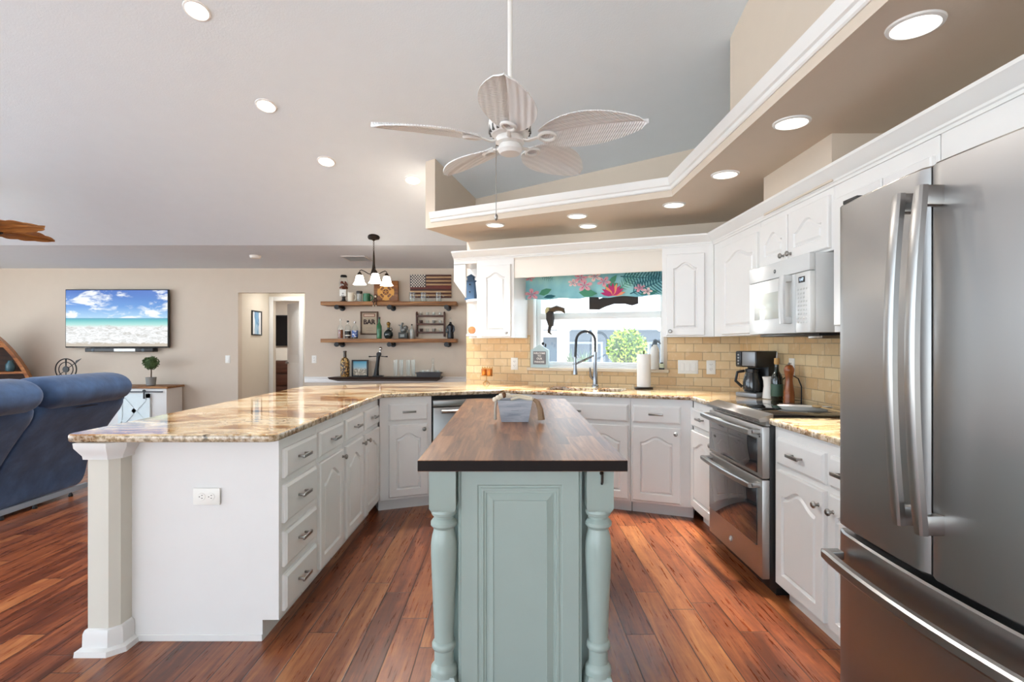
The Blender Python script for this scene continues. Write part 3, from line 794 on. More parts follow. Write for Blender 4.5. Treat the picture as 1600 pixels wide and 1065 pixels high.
def bow(m, A, B, D, out, w, th, n=18):
    """flat bowed bar from A to B; D = outward direction"""
    A, B, D = Vector(A), Vector(B), Vector(D); ax = (B - A).normalized(); s = ax.cross(D).normalized(); rings = []
    for i in range(n + 1):
        u = i / n; k = 4 * u * (1 - u); c = A.lerp(B, u) + D * out * k
        e = min(u, 1 - u); ww = w * (1 if e > .03 else .85)
        rings.append([c + s * ww - D * th, c + s * ww + D * th * .5, c + s * ww * .6 + D * th, c - s * ww * .6 + D * th, c - s * ww + D * th * .5, c - s * ww - D * th])
    m.loops(rings)
for x0, x1, hx, lab in ((F0, FG - .003, FG - .042, 'left door'), (FG + .003, F1, FG + .042, 'right door')):
    d = convex(x0, x1, .632, 1.78, F0, F1).build('door', STEEL, t, smooth=30)
    m = MB(); bow(m, (hx, -.052, .765), (hx, -.052, 1.71), (0, -1, 0), .026, .019, .010)
    for z0, z1 in ((.765, .82), (1.655, 1.71)): m.box(hx - .015, hx + .015, -.056, .012, z0, z1, .004)
    m.build('handle', STEELD, d)
    m = MB(); m.box(x0 + .03 if x0 == F0 else x1 - .11, x0 + .11 if x0 == F0 else x1 - .03, .03, .14, 1.781, 1.795, .003); m.build('hinge_cover', BLACKP, d)
d = convex(F0, F1, .035, .612, F0, F1).build('freezer_drawer', STEEL, t, smooth=30)
m = MB(); bow(m, (F0 + .045, -.045, .535), (F1 - .045, -.045, .535), (0, -1, 0), .032, .019, .011, 24)
for x in (F0 + .05, F1 - .05): m.box(x - .02, x + .02, -.05, .012, .52, .55, .004)
m.build('handle', STEELD, d)

# ------------------------------------------------------------------ stove
t = rrun('stove', 'slide-in stainless double-oven electric stove with black glass cooktop', 'stove', x=1.27)
A0, A1 = -YR1 + .004, -YR0 - .004
m = MB(); m.box(A0 + .004, A1 - .004, .04, .585, .05, .893, .003); m.build('body', pm('black_enamel', '1b1b1c', .35), t)
m = MB(); m.box(A0 + .04, A1 - .04, .09, .55, 0, .05); m.build('base', BLACKP, t, smooth=0)
m = MB(); m.box(A0 - .002, A1 + .002, .05, .60, .905, .922, .003); m.build('cooktop', DARKGL, t)
m = MB(); m.loops([[(x, -.02, .905), (x, .055, .93), (x, .055, .893), (x, -.012, .888)] for x in (A0 - .002, A1 + .002)]); m.build('front_rim', STEELD, t, smooth=0)
m = MB(); m.box(A0 + .005, A1 - .005, .02, .06, .868, .892); m.build('control_strip', STEELD, t)
for k in range(8): m = MB() if k == 0 else m; m.box(A0 + .08 + k * .075, A0 + .13 + k * .075, .017, .021, .876, .884, .001)
m.build('vent_slots', SLOT, t)
for k, (x, y, r) in enumerate(((A0 + .2, .2, .1), (A1 - .2, .2, .12), (A0 + .2, .43, .075), (A1 - .2, .43, .09))):
    m = MB(); m.lathe([(r - .003, .9222), (r, .9226), (r + .001, .9222)], (x, y, 0), 40, cap=False); m.build('burner_ring', pm('ring_print', '3a3a3c', .3) if k == 0 else bpy.data.materials['ring_print'], t)
def oven_door(z0, z1, wz0, wz1, hz):
    m = MB(); m.box(A0 + .002, A1 - .002, 0, .04, z0, z1, .006); d = m.build('oven_door', STEELO, t)
    m = MB(); m.box(A0 + .012, A1 - .055, -.004, .004, wz0, wz1, .002); m.build('door_glass', OVENGL, d)
    m = MB(); bow(m, (A0 + .02, -.052, hz), (A1 - .02, -.052, hz), (0, -1, 0), .014, .015, .012, 20)
    for x in (A0 + .04, A1 - .04): m.box(x - .02, x + .02, -.05, .003, hz - .013, hz + .013, .005)
    m.build('handle', STEELD, d); return d
oven_door(.602, .866, .622, .80, .838)
d = oven_door(.095, .596, .25, .545, .566)
m = MB(); cx = (A0 + A1) / 2 - .02
m.lathe([(0, -.006), (.014, -.006), (.017, -.003), (.017, .001)], (cx, 0, .165), 24, 'y'); m.mat(1).lathe([(.010, -.0075), (.012, -.0075), (.012, -.006)], (cx, 0, .165), 20, 'y', False)
m.text('GE', .014, face_at(cx, -.0065, .165), .0006); m.build('badge', [pm('badge_grey', 'b5b5b5', .3, .6), pm('badge_white', 'f4f4f4', .4)], d)
m = MB(); m.box(A1 - .032, A1 - .024, -.003, .001, .825, .833); m.box(A1 - .032, A1 - .024, -.003, .001, .808, .816); m.build('hinge_slots', SLOT, t, smooth=0)

# ------------------------------------------------------------------ over-range microwave
t = rrun('microwave', 'white over-the-range microwave above the stove', 'microwave', x=1.48)
M0, M1, MZ0, MZ1 = -3.372, -2.69, 1.34, 1.738
MW = pm('microwave_white', 'd8dad9', .25, var=.008)
m = MB(); m.box(M0, M1, .03, .41, MZ0, MZ1, .006); m.build('body', MW, t)
m = MB(); m.box(M0, M1, 0, .032, MZ0 + .285 * 0 + .31, MZ1, .006); m.build('top_band', MW, t)
m = MB(); m.box(M0 + .02, M1 - .02, .06, .38, MZ0 - .014, MZ0 + .002, .003); m.mat(1).box(M1 - .16, M1 - .03, .08, .30, MZ0 - .03, MZ0 - .012, .004); m.build('vent_underside', [BLACKP, NICKEL], t)
xs = M0 + .545
MH = MZ1 - MZ0
m = MB(); m.box(M0, xs - .002, .002, .034, MZ0, MZ0 + .308, .005); d = m.build('door', MW, t)
m = MB(); m.box(M0 + .075, xs - .12, -.0005, .004, MZ0 + .085, MZ0 + .235, .002); m.build('door_window', pm('microwave_window', 'b9bdb7', .06, Coat_Weight=.6), d)
m = MB(); bow(m, (xs - .055, -.038, MZ0 + .05), (xs - .055, -.038, MZ0 + .305), (0, -1, 0), .006, .026, .008)
for z in (MZ0 + .05, MZ0 + .27): m.box(xs - .08, xs - .03, -.04, .004, z, z + .035, .006)
m.build('handle', MW, d)
m = MB(); m.box(xs, M1, .002, .034, MZ0, MZ0 + .308, .005); c_ = m.build('control_panel', MW, t)
m = MB(); m.box(xs + .035, M1 - .045, .0, .004, MZ0 + .255, MZ0 + .285); m.mat(1).text('1:47', .022, face_at((xs + M1) / 2 - .005, -.0004, MZ0 + .27), .0003)
m.build('display', [BLACKP, emit('clock_digits', 'cfe8ff', 1.0)], c_)
m = MB()
for r_ in range(9):
    for q in range(4):
        if r_ in (1, 2) and q == 3: continue
        x = xs + .028 + q * .026; z = MZ0 + .222 - r_ * .021
        m.box(x - .007, x + .007, .0005, .0035, z - .005, z + .005, .001)
m.build('buttons', pm('button_grey', 'c3c5c3', .5), c_)
m = MB(); m.lathe([(0, -.002), (.011, -.002), (.012, .001)], ((M0 + M1) / 2 - .01, 0, MZ0 + .348), 20, 'y'); m.mat(1).text('GE', .011, face_at((M0 + M1) / 2 - .01, -.0022, MZ0 + .348), .0004)
m.build('badge', [pm('badge_dark', '55585a', .3), MW], t)

# ------------------------------------------------------------------ island
t = thing('kitchen_island', 'sage green kitchen island with dark walnut top and turned front legs', 'kitchen island', (0, 0, 0))
IX0, IX1, IY0, IY1, IZ = -.296, .376, 1.738, 3.715, .874
m = MB(); m.box(IX0, IX1, IY0, IY1, IZ, CT, .0015, 1); o = m.build('island_top', [WALNUT, WALEDGE], t, label='dark walnut top')
for p in o.data.polygons:
    if abs(p.normal.z) < .5: p.material_index = 1
m = MB(); m.box(-.262, .336, 1.885, 3.62, .0, IZ, .002, 1); m.build('body', SAGE, t, smooth=0)
m = MB(); m.at(Matrix.Translation((0, 1.80, 0)))
rs = [(0, .0), (.004, .004), (.010, .004), (.012, .001), (.020, .001), (.022, .006), (.028, .006), (.03, .010), (.052, .001), (.054, .0045)]
panel_front(m, -.166, .232, .004, IZ, th=.10, arch=False, rail=.058, steps=rs)
m.box(-.172, -.166, .01, .09, .004, IZ); m.box(.232, .238, .01, .09, .004, IZ)
m.build('end_panel', SAGE, t, smooth=25)
def legm(x):
    m = MB(); hw = .0435; y = 1.815; cx = x
    m.loops([[(cx - hw, y - hw, z) for z in ()] or [(cx - hw + k, y - hw + k, z), (cx + hw - k, y - hw + k, z), (cx + hw - k, y + hw - k, z), (cx - hw + k, y + hw - k, z)] for z, k in ((IZ, .0), (.745, 0), (.733, .006))])
    prof = [(.034, .738), (.041, .733), (.043, .725), (.040, .716), (.034, .712), (.033, .704), (.038, .70), (.044, .692), (.044, .682), (.038, .676), (.034, .67), (.035, .662), (.040, .645), (.043, .62), (.0435, .59), (.041, .52), (.037, .43), (.034, .36), (.032, .31), (.032, .298), (.036, .295), (.040, .288), (.040, .278), (.036, .271), (.032, .268), (.032, .225), (.036, .22), (.042, .212), (.0435, .202), (.043, .192), (.043, .186)]
    m.lathe(prof, (cx, y, 0), 28)
    m.loops([[(cx - h, y - h, z), (cx + h, y - h, z), (cx + h, y + h, z), (cx - h, y + h, z)] for z, h in ((.19, .036), (.165, .046), (0, .046))])
    return m
for x in (-.2205, .294):
    lg = legm(x).build('leg', SAGE, t, smooth=30)
    if x > 0:
        m = MB(); m.tube([(.298, 1.768, .868), (.298, 1.757, .86), (.298, 1.757, .835), (.298, 1.766, .828)], .004, 8); m.ball((.298, 1.768, .862), .007, 8, 6); m.build('hook', BRONZE, lg)

# ------------------------------------------------------------------ ceiling fans
def weave():
    s_ = NT('white_wicker'); x, y, z = s_.sep(s_.coord())
    a = s_.math('SINE', s_.math('MULTIPLY', s_.math('ADD', x, s_.math('MULTIPLY', s_.math('ABSOLUTE', y), .6)), 520)); b_ = s_.math('SINE', s_.math('MULTIPLY', y, 190))
    h = s_.math('ADD', a, s_.math('MULTIPLY', b_, .9))
    s_.set(s_.mix(s_.math('MULTIPLY_ADD', h, .18, .6), 'dfe3e6', 'f6f8fa'), .6); s_.bump(h, .5, .003); return s_.m
WICKER = weave()
def blade_mesh(m, r0, r1, hw, lobes=False, th=.006):
    N, K = 28, 8; top = []; bot = []
    for i in range(N + 1):
        u = i / N; x = r0 + (r1 - r0) * u
        w = hw * (math.sin(PI * min(1, (u * .92 + .06)) ** .85)) ** .75 if u < 1 else 0.0
        if u > .93: w *= (1 - u) / .07 * .9 + .1 * (1 - u) / .07
        if lobes: w *= 1 - .16 * (1 - abs(math.sin(u * PI * 4)))
        row = []
        for k in range(-K, K + 1):
            y = w * k / K
            z = -.010 * (abs(k) / K) + .012 * math.sin(PI * u) + (.006 if k == 0 else 0)
            row.append((x, y, z))
        top.append(row)
    rings = []
    for row in top: rings.append([(p[0], p[1], p[2] - th) for p in row] + [(p[0], p[1], p[2]) for p in reversed(row)])
    m.loops(rings); return m
def ceiling_fan(name, label, hub, mats, angles, group=None, lobes=False, rod=True, hw=.137):
    mb, mp = mats; hx, hy, hz = hub
    t = thing(name, label, 'ceiling fan', (hx, hy, hz), 0, group)
    zc = ceil_z(hy) - hz
    m = MB(); m.tube([(0, 0, .18), (0, 0, zc - .02)], .0125, 12); m.build('downrod', mp, t)
    sl = -.2855
    m = MB(); m.lathe([(.03, zc - .10), (.055, zc - .085), (.068, zc - .05), (.07, zc + .02)], seg=24); m.build('canopy', mp, t)
    m = MB(); m.lathe([(.02, .20), (.05, .19), (.085, .165), (.105, .13), (.112, .09), (.108, .05), (.095, .028), (.07, .018)], seg=32); h_ = m.build('motor_housing', mp, t)
    m = MB()
    for k in range(20):
        a = 2 * PI * k / 20; m.at(Matrix.Rotation(a, 4, 'Z')); m.box(.097, .1095, -.005, .005, .035, .075, .001)
    m.build('vents', pm('vent_dark', '5d5c5a', .6) if 'vent_dark' not in bpy.data.materials else bpy.data.materials['vent_dark'], h_)
    m = MB(); m.lathe([(.07, .02), (.075, .01), (.075, -.012), (.06, -.02)], seg=28); m.build('flywheel', mp, t)
    m = MB(); m.lathe([(.052, -.018), (.062, -.03), (.064, -.05), (.052, -.068), (.03, -.075), (0, -.076)], seg=28); m.build('switch_cap', mp, t)
    for a in angles:
        R = Matrix.Rotation(math.radians(a), 4, 'Z'); Rp = R @ Matrix.Rotation(math.radians(-14), 4, 'X')
        o = blade_mesh(MB(), .165, .70, hw, lobes).build('blade', mb, t, smooth=50); o.matrix_local = Rp @ Matrix.Translation((0, 0, .012))
        m = MB(); m.tube([(.065, 0, 0), (.10, 0, -.012), (.14, 0, -.004), (.165, 0, 0)], [.012, .012, .011, .010], 8, flat=.6)
        m.tube([(.20 + .042 * math.cos(k * PI / 12), .034 * math.sin(k * PI / 12), -.004) for k in range(24)], .009, 8, closed=True)
        b2 = m.build('blade_bracket', mp, o); b2.matrix_local = Matrix.Translation((0, 0, -.012)) if True else b2.matrix_local
    return t
tf = ceiling_fan('ceiling_fan', 'white ceiling fan with five woven leaf-shaped blades above the island', (0, 2.82, 2.335), (WICKER, TRIMW), [-92 + 72 * k for k in range(5)], 'ceiling fans with leaf blades')
tf['group'] = 'ceiling fans with leaf blades'
m = MB(); m.tube([(-.072, -.02, -.03), (-.072, -.02, -.385)], .0022, 6); m.tube([(-.05, -.015, -.035), (-.072, -.02, -.03)], .003, 6)
m.lathe([(0, -.42), (.008, -.41), (.010, -.395), (.004, -.383)], (-.072, -.02, 0), 10); m.build('pull_chain', NICKEL, tf)
FANW = wood('carved_fan_wood', [(.3, '6d3f17'), (.5, 'a2662c'), (.7, 'c98f4a')], .45, (3, 26, 26), .3)
hub = P(72, 354, 5.0)
ceiling_fan('ceiling_fan', 'brown carved wooden fan over the sofa, only a blade tip in view at the left', (hub.x - .70, hub.y, hub.z - .01), (FANW, BRONZE), [-1, 71, 143, 215, 287], 'ceiling fans with leaf blades', True)

# ------------------------------------------------------------------ recessed lights
def can(pos, normal, label, group, r=.075, power=None):
    t = thing('recessed_light', label, 'recessed light', pos, 0, group)
    n = Vector(normal).normalized(); q = Vector((0, 0, 1)).rotation_difference(n).to_matrix().to_4x4()
    m = MB(); m.at(q); m.lathe([(r * .86, .001), (r * .88, .009), (r * 1.02, .006), (r * 1.05, .0)], seg=32, cap=False); m.build('trim_ring', TRIMW, t)
    m = MB(); m.at(q); m.lathe([(r * .87, .0015), (r * .6, .004), (0, .004)], seg=32); m.build('diffuser', BULB, t)
    ld = bpy.data.lights.new('can_lamp', 'AREA'); ld.shape = 'DISK'; ld.size = r * 1.6; ld.energy = power or CAN_W; ld.color = (1.0, .96, .91); ld.spread = math.radians(40 if power is None else 150)
    lo = bpy.data.objects.new('lamp', ld); COL.objects.link(lo); lo.parent = t
    lo.location = n * .015; lo.rotation_euler = (q.to_3x3() @ Matrix.Rotation(PI, 3, 'X')).to_euler()
    return t
def onslope(px, py):
    k = (CY - py) / FOC; d = (2.44 + .2855 * 6.36 - EYE) / (k + .2855); return P(px, py, d)
SN = (0, -.2855, -1)
for px, py, lab in ((308, 16, 'recessed light nearest the top edge on the sloped ceiling'), (416, 165, 'second recessed light down the sloped ceiling, over the peninsula'), (510, 252, 'third recessed light down the sloped ceiling, above the hanging lamp'), (645, 281, 'recessed light on the sloped ceiling beside the soffit end')):
    can(onslope(px, py), SN, lab, 'recessed lights on the sloped ceiling', power=14.0)
SZ = SOZ0
for px, py, lab in ((1430, 39, 'largest recessed soffit light, above the refrigerator'), (1237, 191, 'recessed soffit light in front of the duct box'), (1133, 272, 'recessed soffit light above the stove side'), (1053, 319.5, 'recessed soffit light near the inner corner of the soffit'), (919, 352.5, 'recessed soffit light nearest the wall above the window'), (902, 337, 'recessed soffit light near the front edge above the faucet'), (774, 351, 'recessed soffit light at the left end, behind the fan chain')):
    d = FOC * (SZ - EYE) / (CY - py); can(P(px, py, d), (0, 0, -1), lab, 'recessed lights in the soffit', .078)
# unseen lamps added to brighten the hall and the bedroom
for pos, lab, pw in (((-3.6, 8.9, 2.30), 'added unseen fill lamp on the hall ceiling', 4), ((-4.6, 11.0, 2.44), 'added unseen fill lamp on the bedroom ceiling', 34)):
    t = thing('added_fill_lamp', lab, 'added fill lamp', pos)
    m = MB(); m.lathe([(.13, 0), (.13, -.02), (.1, -.05), (0, -.06)], seg=24); m.build('lamp_shade', SHADE, t)
    ld = bpy.data.lights.new('added_fill_light', 'AREA'); ld.shape = 'DISK'; ld.size = .3; ld.energy = pw
    lo = bpy.data.objects.new('lamp', ld); COL.objects.link(lo); lo.parent = t; lo.location = (0, 0, -.07)
# ------------------------------------------------------------------ living room
NAVY = NT('blue_plush'); _v = NAVY.coord(); NAVY.set(NAVY.ramp(NAVY.noise(_v, 7, 5, .6), [(.3, '2b4161'), (.5, '334c70'), (.7, '3d5980')]), .85, Sheen_Weight=.2, Sheen_Roughness=.4); NAVY.bump(NAVY.noise(_v, 5, 4), .5, .02); NAVY = NAVY.m
SEAM = pm('dark_blue_piping', '1f2937', .8)
def cushion(m, prof, y0, y1, r=.05, n=5, wob=0):
    """prof: xz outline (counter-clockwise), rounded towards both y ends"""
    cx = sum(p[0] for p in prof) / len(prof); cz = sum(p[1] for p in prof) / len(prof)
    size = max(abs(p[0] - cx) + abs(p[1] - cz) for p in prof); rings = []
    for i in range(n + 1):
        a = PI / 2 * i / n; rings.append((y0 + r * (1 - math.sin(a)), 1 - r / size * (1 - math.cos(a - PI / 2)) * 1.2))
    rings = [(y0 + r * (1 - math.sin(PI / 2 * i / n)), 1 - (r * (1 - math.cos(PI / 2 * (1 - i / n)))) / size * 1.6) for i in range(n, -1, -1)][::-1]
    rings = [(y0 + r * (1 - math.cos(PI / 2 * i / n)), 1 - r / size * 1.6 * (1 - math.sin(PI / 2 * i / n))) for i in range(n + 1)]
    rings += [(y1 - (y - y0), s) for y, s in reversed(rings)]
    m.loops([[(cx + (p[0] - cx) * s, y, cz + (p[1] - cz) * s) for p in prof] for y, s in rings]); return m
def smooth_poly(pts, it=2):
    for _ in range(it):
        out = []
        for i, p in enumerate(pts):
            q = pts[(i + 1) % len(pts)]; out += [(p[0] * .75 + q[0] * .25, p[1] * .75 + q[1] * .25), (p[0] * .25 + q[0] * .75, p[1] * .25 + q[1] * .75)]
        pts = out
    return pts
SX = -3.72
back_prof = smooth_poly([(SX - .0, .07), (SX + .03, .10), (SX + .07, .3), (SX + .27, .62), (SX + .44, .84), (SX + .30, .90), (SX + .12, .84), (SX - .10, .5), (SX - .20, .10), (SX - .18, .07)])
head_prof = smooth_poly([(SX + .34, .79), (SX + .49, .85), (SX + .52, .96), (SX + .42, 1.04), (SX + .22, 1.05), (SX + .08, .98), (SX + .10, .86), (SX + .2, .78)])
seat_prof = smooth_poly([(SX - .05, .13), (SX - .05, .42), (SX - .2, .50), (SX - .8, .50), (SX - .9, .42), (SX - .9, .13)])
for y0, y1, lab in ((3.845, 4.71, 'end seat of the blue plush recliner sofa, nearest the console'), (2.96, 3.825, 'middle seat of the blue plush recliner sofa, cut by the left picture edge')):
    t = thing('recliner_sofa_seat', lab, 'sofa', (0, 0, 0), 0, 'blue recliner sofa seats')
    cushion(MB(), back_prof, y0, y1, .07).build('backrest', NAVY, t, smooth=60)
    h = cushion(MB(), head_prof, y0 + .005, y1 - .02, .09).build('headrest', NAVY, t, smooth=60)
    m = MB(); m.tube([(SX + .37, y0 + .03, .795), (SX + .40, (y0 + y1) / 2, .80), (SX + .37, y1 - .04, .795)], .006, 6); m.build('piping', SEAM, h)
    cushion(MB(), seat_prof, y0 + .01, y1 - .01, .06).build('seat', NAVY, t, smooth=60)
    if y1 > 4: cushion(MB(), smooth_poly([(SX - .15, .13), (SX - .15, .62), (SX - .3, .68), (SX - .95, .66), (SX - 1.0, .6), (SX - 1.0, .13)]), y1 + .005, y1 + .20, .06).build('armrest', NAVY, t, smooth=60)
    for rx in (SX + .012, SX - .82): m = MB(); m.box(rx - .012, rx + .012, y0 + .04, y1 + (.05 if y1 > 4 and rx > SX else 0), .035, .075); m.build('metal_rail', pm('pale_blue_steel', '9db0c2', .35, .6) if 'pale_blue_steel' not in bpy.data.materials else bpy.data.materials['pale_blue_steel'], t, smooth=0)
    m = MB(); m.tube([(SX - .4, y0 + .3, .10), (SX - .06, y0 + .45, .13), (SX - .03, y0 + .6, .10)], .012, 6); m.tube([(SX - .4, y1 - .3, .10), (SX - .05, y1 - .33, .15)], .012, 6); m.build('recline_linkage', BLACKM, t)
    for k, yy in enumerate((y0 + .12, y0 + .4, y1 - .12)):
        m = MB(); m.lathe([(.016, 0), (.018, .01), (.01, .03), (.01, .06)], (SX + .012, yy, -.0), 10); m.lathe([(.016, 0), (.018, .01), (.01, .03), (.01, .06)], (SX - .835, yy, 0), 10) if False else None
        m.build('leg', BLACKM, t)

# television with a beach picture
t = thing('television', 'large flat television on the far wall showing a white sandy beach', 'television', (0, 0, 0))
a, c_ = P(102, 543, 8.2), P(263, 452, 8.2)
m = MB(); m.box(a.x, c_.x, 8.2, 8.24, a.z, c_.z, .004); m.build('bezel', BLACKP, t)
m = MB(); m.box(a.x + .4, c_.x - .4, 8.24, 8.285, a.z + .2, c_.z - .2); m.build('wall_mount', BLACKM, t)
def beach(x0, x1, z0, z1):
    s_ = NT('beach_picture'); x, y, z = s_.sep(s_.coord()); u = s_.math('DIVIDE', s_.math('SUBTRACT', x, x0), x1 - x0); v = s_.math('DIVIDE', s_.math('SUBTRACT', z, z0), z1 - z0)
    uv = s_.comb(s_.math('MULTIPLY', u, 1.8), v)
    sky = s_.ramp(v, [(.5, 'a9d3ef'), (.7, '4f8fd8'), (1, '2f62c0')])
    n = s_.noise(s_.comb(s_.math('MULTIPLY', u, 3.2), s_.math('MULTIPLY', v, 5.2), 3.3), 1.1, 6, .6, .4)
    cl = s_.sstep(n, .47, .60); sky = s_.mix(cl, sky, s_.ramp(n, [(.5, 'eef3f7'), (.66, 'ffffff'), (.78, '8fa3b5')]))
    n2 = s_.noise(s_.comb(s_.math('MULTIPLY', u, 9), s_.math('MULTIPLY', v, 14), 1.3), 1.6, 7, .7, 1.2)
    foam = s_.ramp(n2, [(.34, 'b9b0a2'), (.46, 'dedcd8'), (.62, 'ffffff')])
    sea = s_.ramp(v, [(.33, 'd8e4d4'), (.4, 'a5ded4'), (.47, '3fb3b4'), (.505, '2a8fae')])
    edge = s_.math('ADD', v, s_.math('MULTIPLY', s_.math('SUBTRACT', n2, .5), .12))
    g = s_.mix(s_.sstep(edge, .34, .40), foam, sea)
    g = s_.mix(s_.sstep(edge, .10, .06), g, 'bfae96')
    c = s_.mix(s_.sstep(v, .505, .512), g, sky)
    s_.set('101010', .15); s_.L(c, s_.b.inputs['Emission Color']); s_.b.inputs['Emission Strength'].default_value = .62; return s_.m
m = MB(); m.box(a.x + .012, c_.x - .012, 8.196, 8.2, a.z + .02, c_.z - .012); m.build('screen', beach(a.x, c_.x, a.z, c_.z), t, smooth=0)
t = thing('soundbar', 'black soundbar mounted right under the television', 'soundbar')
a, c_ = P(134, 549.5, 8.18), P(240, 543.5, 8.18)
m = MB(); m.box(a.x, c_.x, 8.16, 8.285, a.z, c_.z, .008); m.build('cabinet', BLACKP, t)
m = MB(); m.box(a.x + .44, a.x + .76, 8.155, 8.162, a.z + .008, c_.z - .008); m.build('grille', pm('silver_grille', 'b9b9b6', .4, .5), t)
for x in (a.x + .12, c_.x - .15):
    m = MB(); m.lathe([(.02, -.004), (.024, 0)], (x, 8.16, (a.z + c_.z) / 2), 16, 'y'); m.build('speaker_cone', pm('cone_grey', '53606a', .5) if 'cone_grey' not in bpy.data.materials else bpy.data.materials['cone_grey'], t)

# console with barn doors
t = thing('barn_door_console', 'white barn-door console with brown wood top under the television', 'console table', (-5.75, 7.87, 0))
m = MB(); m.box(-.80, .78, 0, .38, .06, .645, .004); m.build('body', TRIMW, t)
m = MB(); m.box(-.83, .81, -.03, .39, .645, .675, .004); m.build('top', SHELFW, t)
PALEB = pm('pale_blue_paint', 'dfecef', .45)
for x0, x1 in ((-.76, -.30), (.10, .56)):
    m = MB(); m.box(x0, x1, -.025, -.004, .08, .57, .003)
    for u in ((x0, x0 + .06), (x1 - .06, x1)): m.box(u[0], u[1], -.035, -.025, .08, .57)
    for z in (.08, .51): m.box(x0, x1, -.035, -.025, z, z + .06)
    L_ = math.hypot(x1 - x0 - .12, .37)
    for sgn in (1, -1):
        m.at(Matrix.Translation(((x0 + x1) / 2, -.03, .325)) @ Matrix.Rotation(sgn * math.atan2(.37, x1 - x0 - .12), 4, 'Y')); m.box(-L_ / 2, L_ / 2, -.005, .005, -.028, .028)
    m.at(Matrix.Identity(4)); d = m.build('barn_door', PALEB, t, smooth=0)
    for x in (x0 + .08, x1 - .08):
        m = MB(); m.box(x - .012, x + .012, -.042, -.035, .50, .62); m.lathe([(.02, -.045), (.02, -.03)], (x, 0, .612), 12, 'y'); m.build('hanger', BLACKM, d)
m = MB(); m.box(-.78, .74, -.03, -.018, .59, .605); m.build('door_rail', BLACKM, t, smooth=0)
for x in (-.74, .72):
    m = MB(); m.box(x - .03, x + .03, .03, .09, 0, .06); m.build('leg', TRIMW, t, smooth=0)
p = P(236, 603, 8.0)
t = thing('topiary', 'small round green topiary in a grey pot on the console', 'plant', (p.x, 8.0, .675))
m = MB(); m.lathe([(.045, 0), (.06, .01), (.068, .10), (.07, .125), (.06, .125), (.055, .11), (0, .108)], seg=20); m.build('pot', pm('grey_concrete', '8c8c8a', .8), t)
m = MB(); m.tube([(0, 0, .1), (.004, 0, .2), (0, 0, .3)], .008, 8); m.build('stem', pm('topiary_stem', '57452f', .8), t)
m = MB(); m.ball((0, 0, .335), .085, 16, 12); leafball(m, (0, 0, .335), (.105, .105, .095), 500, .025, 8); m.build('foliage', pm('topiary_leaf', '4a6236', .7, var=.15), t, smooth=0)
p = P(103, 590, 8.0)
t = thing('compass_ornament', 'black metal compass sculpture on the console behind the sofa', 'ornament', (p.x, 8.0, .675))
ring = lambda r, z=.24: [(r * math.cos(k * PI / 18), 0, z + r * math.sin(k * PI / 18)) for k in range(36)]
m = MB(); m.tube(ring(.155), .008, 6, True); m.build('outer_ring', BLACKM, t)
m = MB(); m.tube(ring(.105), .006, 6, True); m.build('inner_ring', BLACKM, t)
m = MB(); m.lathe([(0, -.012), (.045, -.01), (.045, .01), (0, .012)], (0, 0, .24), 20, 'y'); m.build('hub', BLACKM, t)
m = MB(); m.tube([(0, 0, .0), (0, 0, .24), (0, 0, .40)], [.008, .006, .012], 6); m.tube([(-.15, 0, .12), (.13, 0, .33)], .005, 6); m.loops([[(.13, -.004, .31), (.23, -.004, .40), (.15, -.004, .37)], [(.13, .004, .31), (.23, .004, .40), (.15, .004, .37)]]); m.build('needle', BLACKM, t)
m = MB(); m.box(-.10, .10, -.04, .04, 0, .015, .003); m.build('base', BLACKM, t)

# boat bookcase
BOATW = wood('boat_wood', [(.3, '7c451c'), (.5, 'a9652c'), (.7, 'c98a4b')], .4, (4, 22, 22))
BOATD = wood('dark_boat_inside', [(.3, '2c1a10'), (.6, '4a2c1a')], .5, (4, 22, 22))
t = thing('boat_bookcase', 'brown boat-shaped bookcase by the far wall at the left edge', 'bookcase', (-7.40, 7.62, 0), .62)
hull = lambda w, top, n=22: [(w * (1 - (k / n) ** 2.1) ** .8 if k < n else 0, top * k / n) for k in range(n + 1)]
def half(sgn):
    o_, i_ = hull(.64, 1.52), hull(.60, 1.46); pts = [(x * sgn, z) for x, z in o_] + [(x * sgn, z) for x, z in reversed(i_)]
    return pts if sgn > 0 else pts[::-1]
for sgn in (1, -1):
    m = MB(); m.plate(half(sgn), -.02, .32); m.build('side_plank', BOATW, t)
m = MB(); hp = hull(.60, 1.46); m.plate([(x, z) for x, z in hp] + [(-x, z) for x, z in reversed(hp[:-1])], .30, .315); m.build('back_panel', BOATD, t, smooth=0)
for z in (.03, .45, .86, 1.24):
    w = .60 * (1 - (z / 1.46) ** 2.1) ** .8
    m = MB(); m.box(-w + .005, w - .005, -.015, .30, z, z + .03); m.build('shelf_board', BOATW, t, smooth=0)
m = MB(); m.lathe([(.04, 0), (.055, .02), (.06, .09), (.04, .13), (.03, .15), (.035, .16)], seg=16)
single(m, 'glass_jar', pm('teal_glass', '5b8794', .1, Transmission_Weight=.5), 'small teal glass jar on the boat bookcase shelf', 'jar', (-7.22, 7.86, .891))

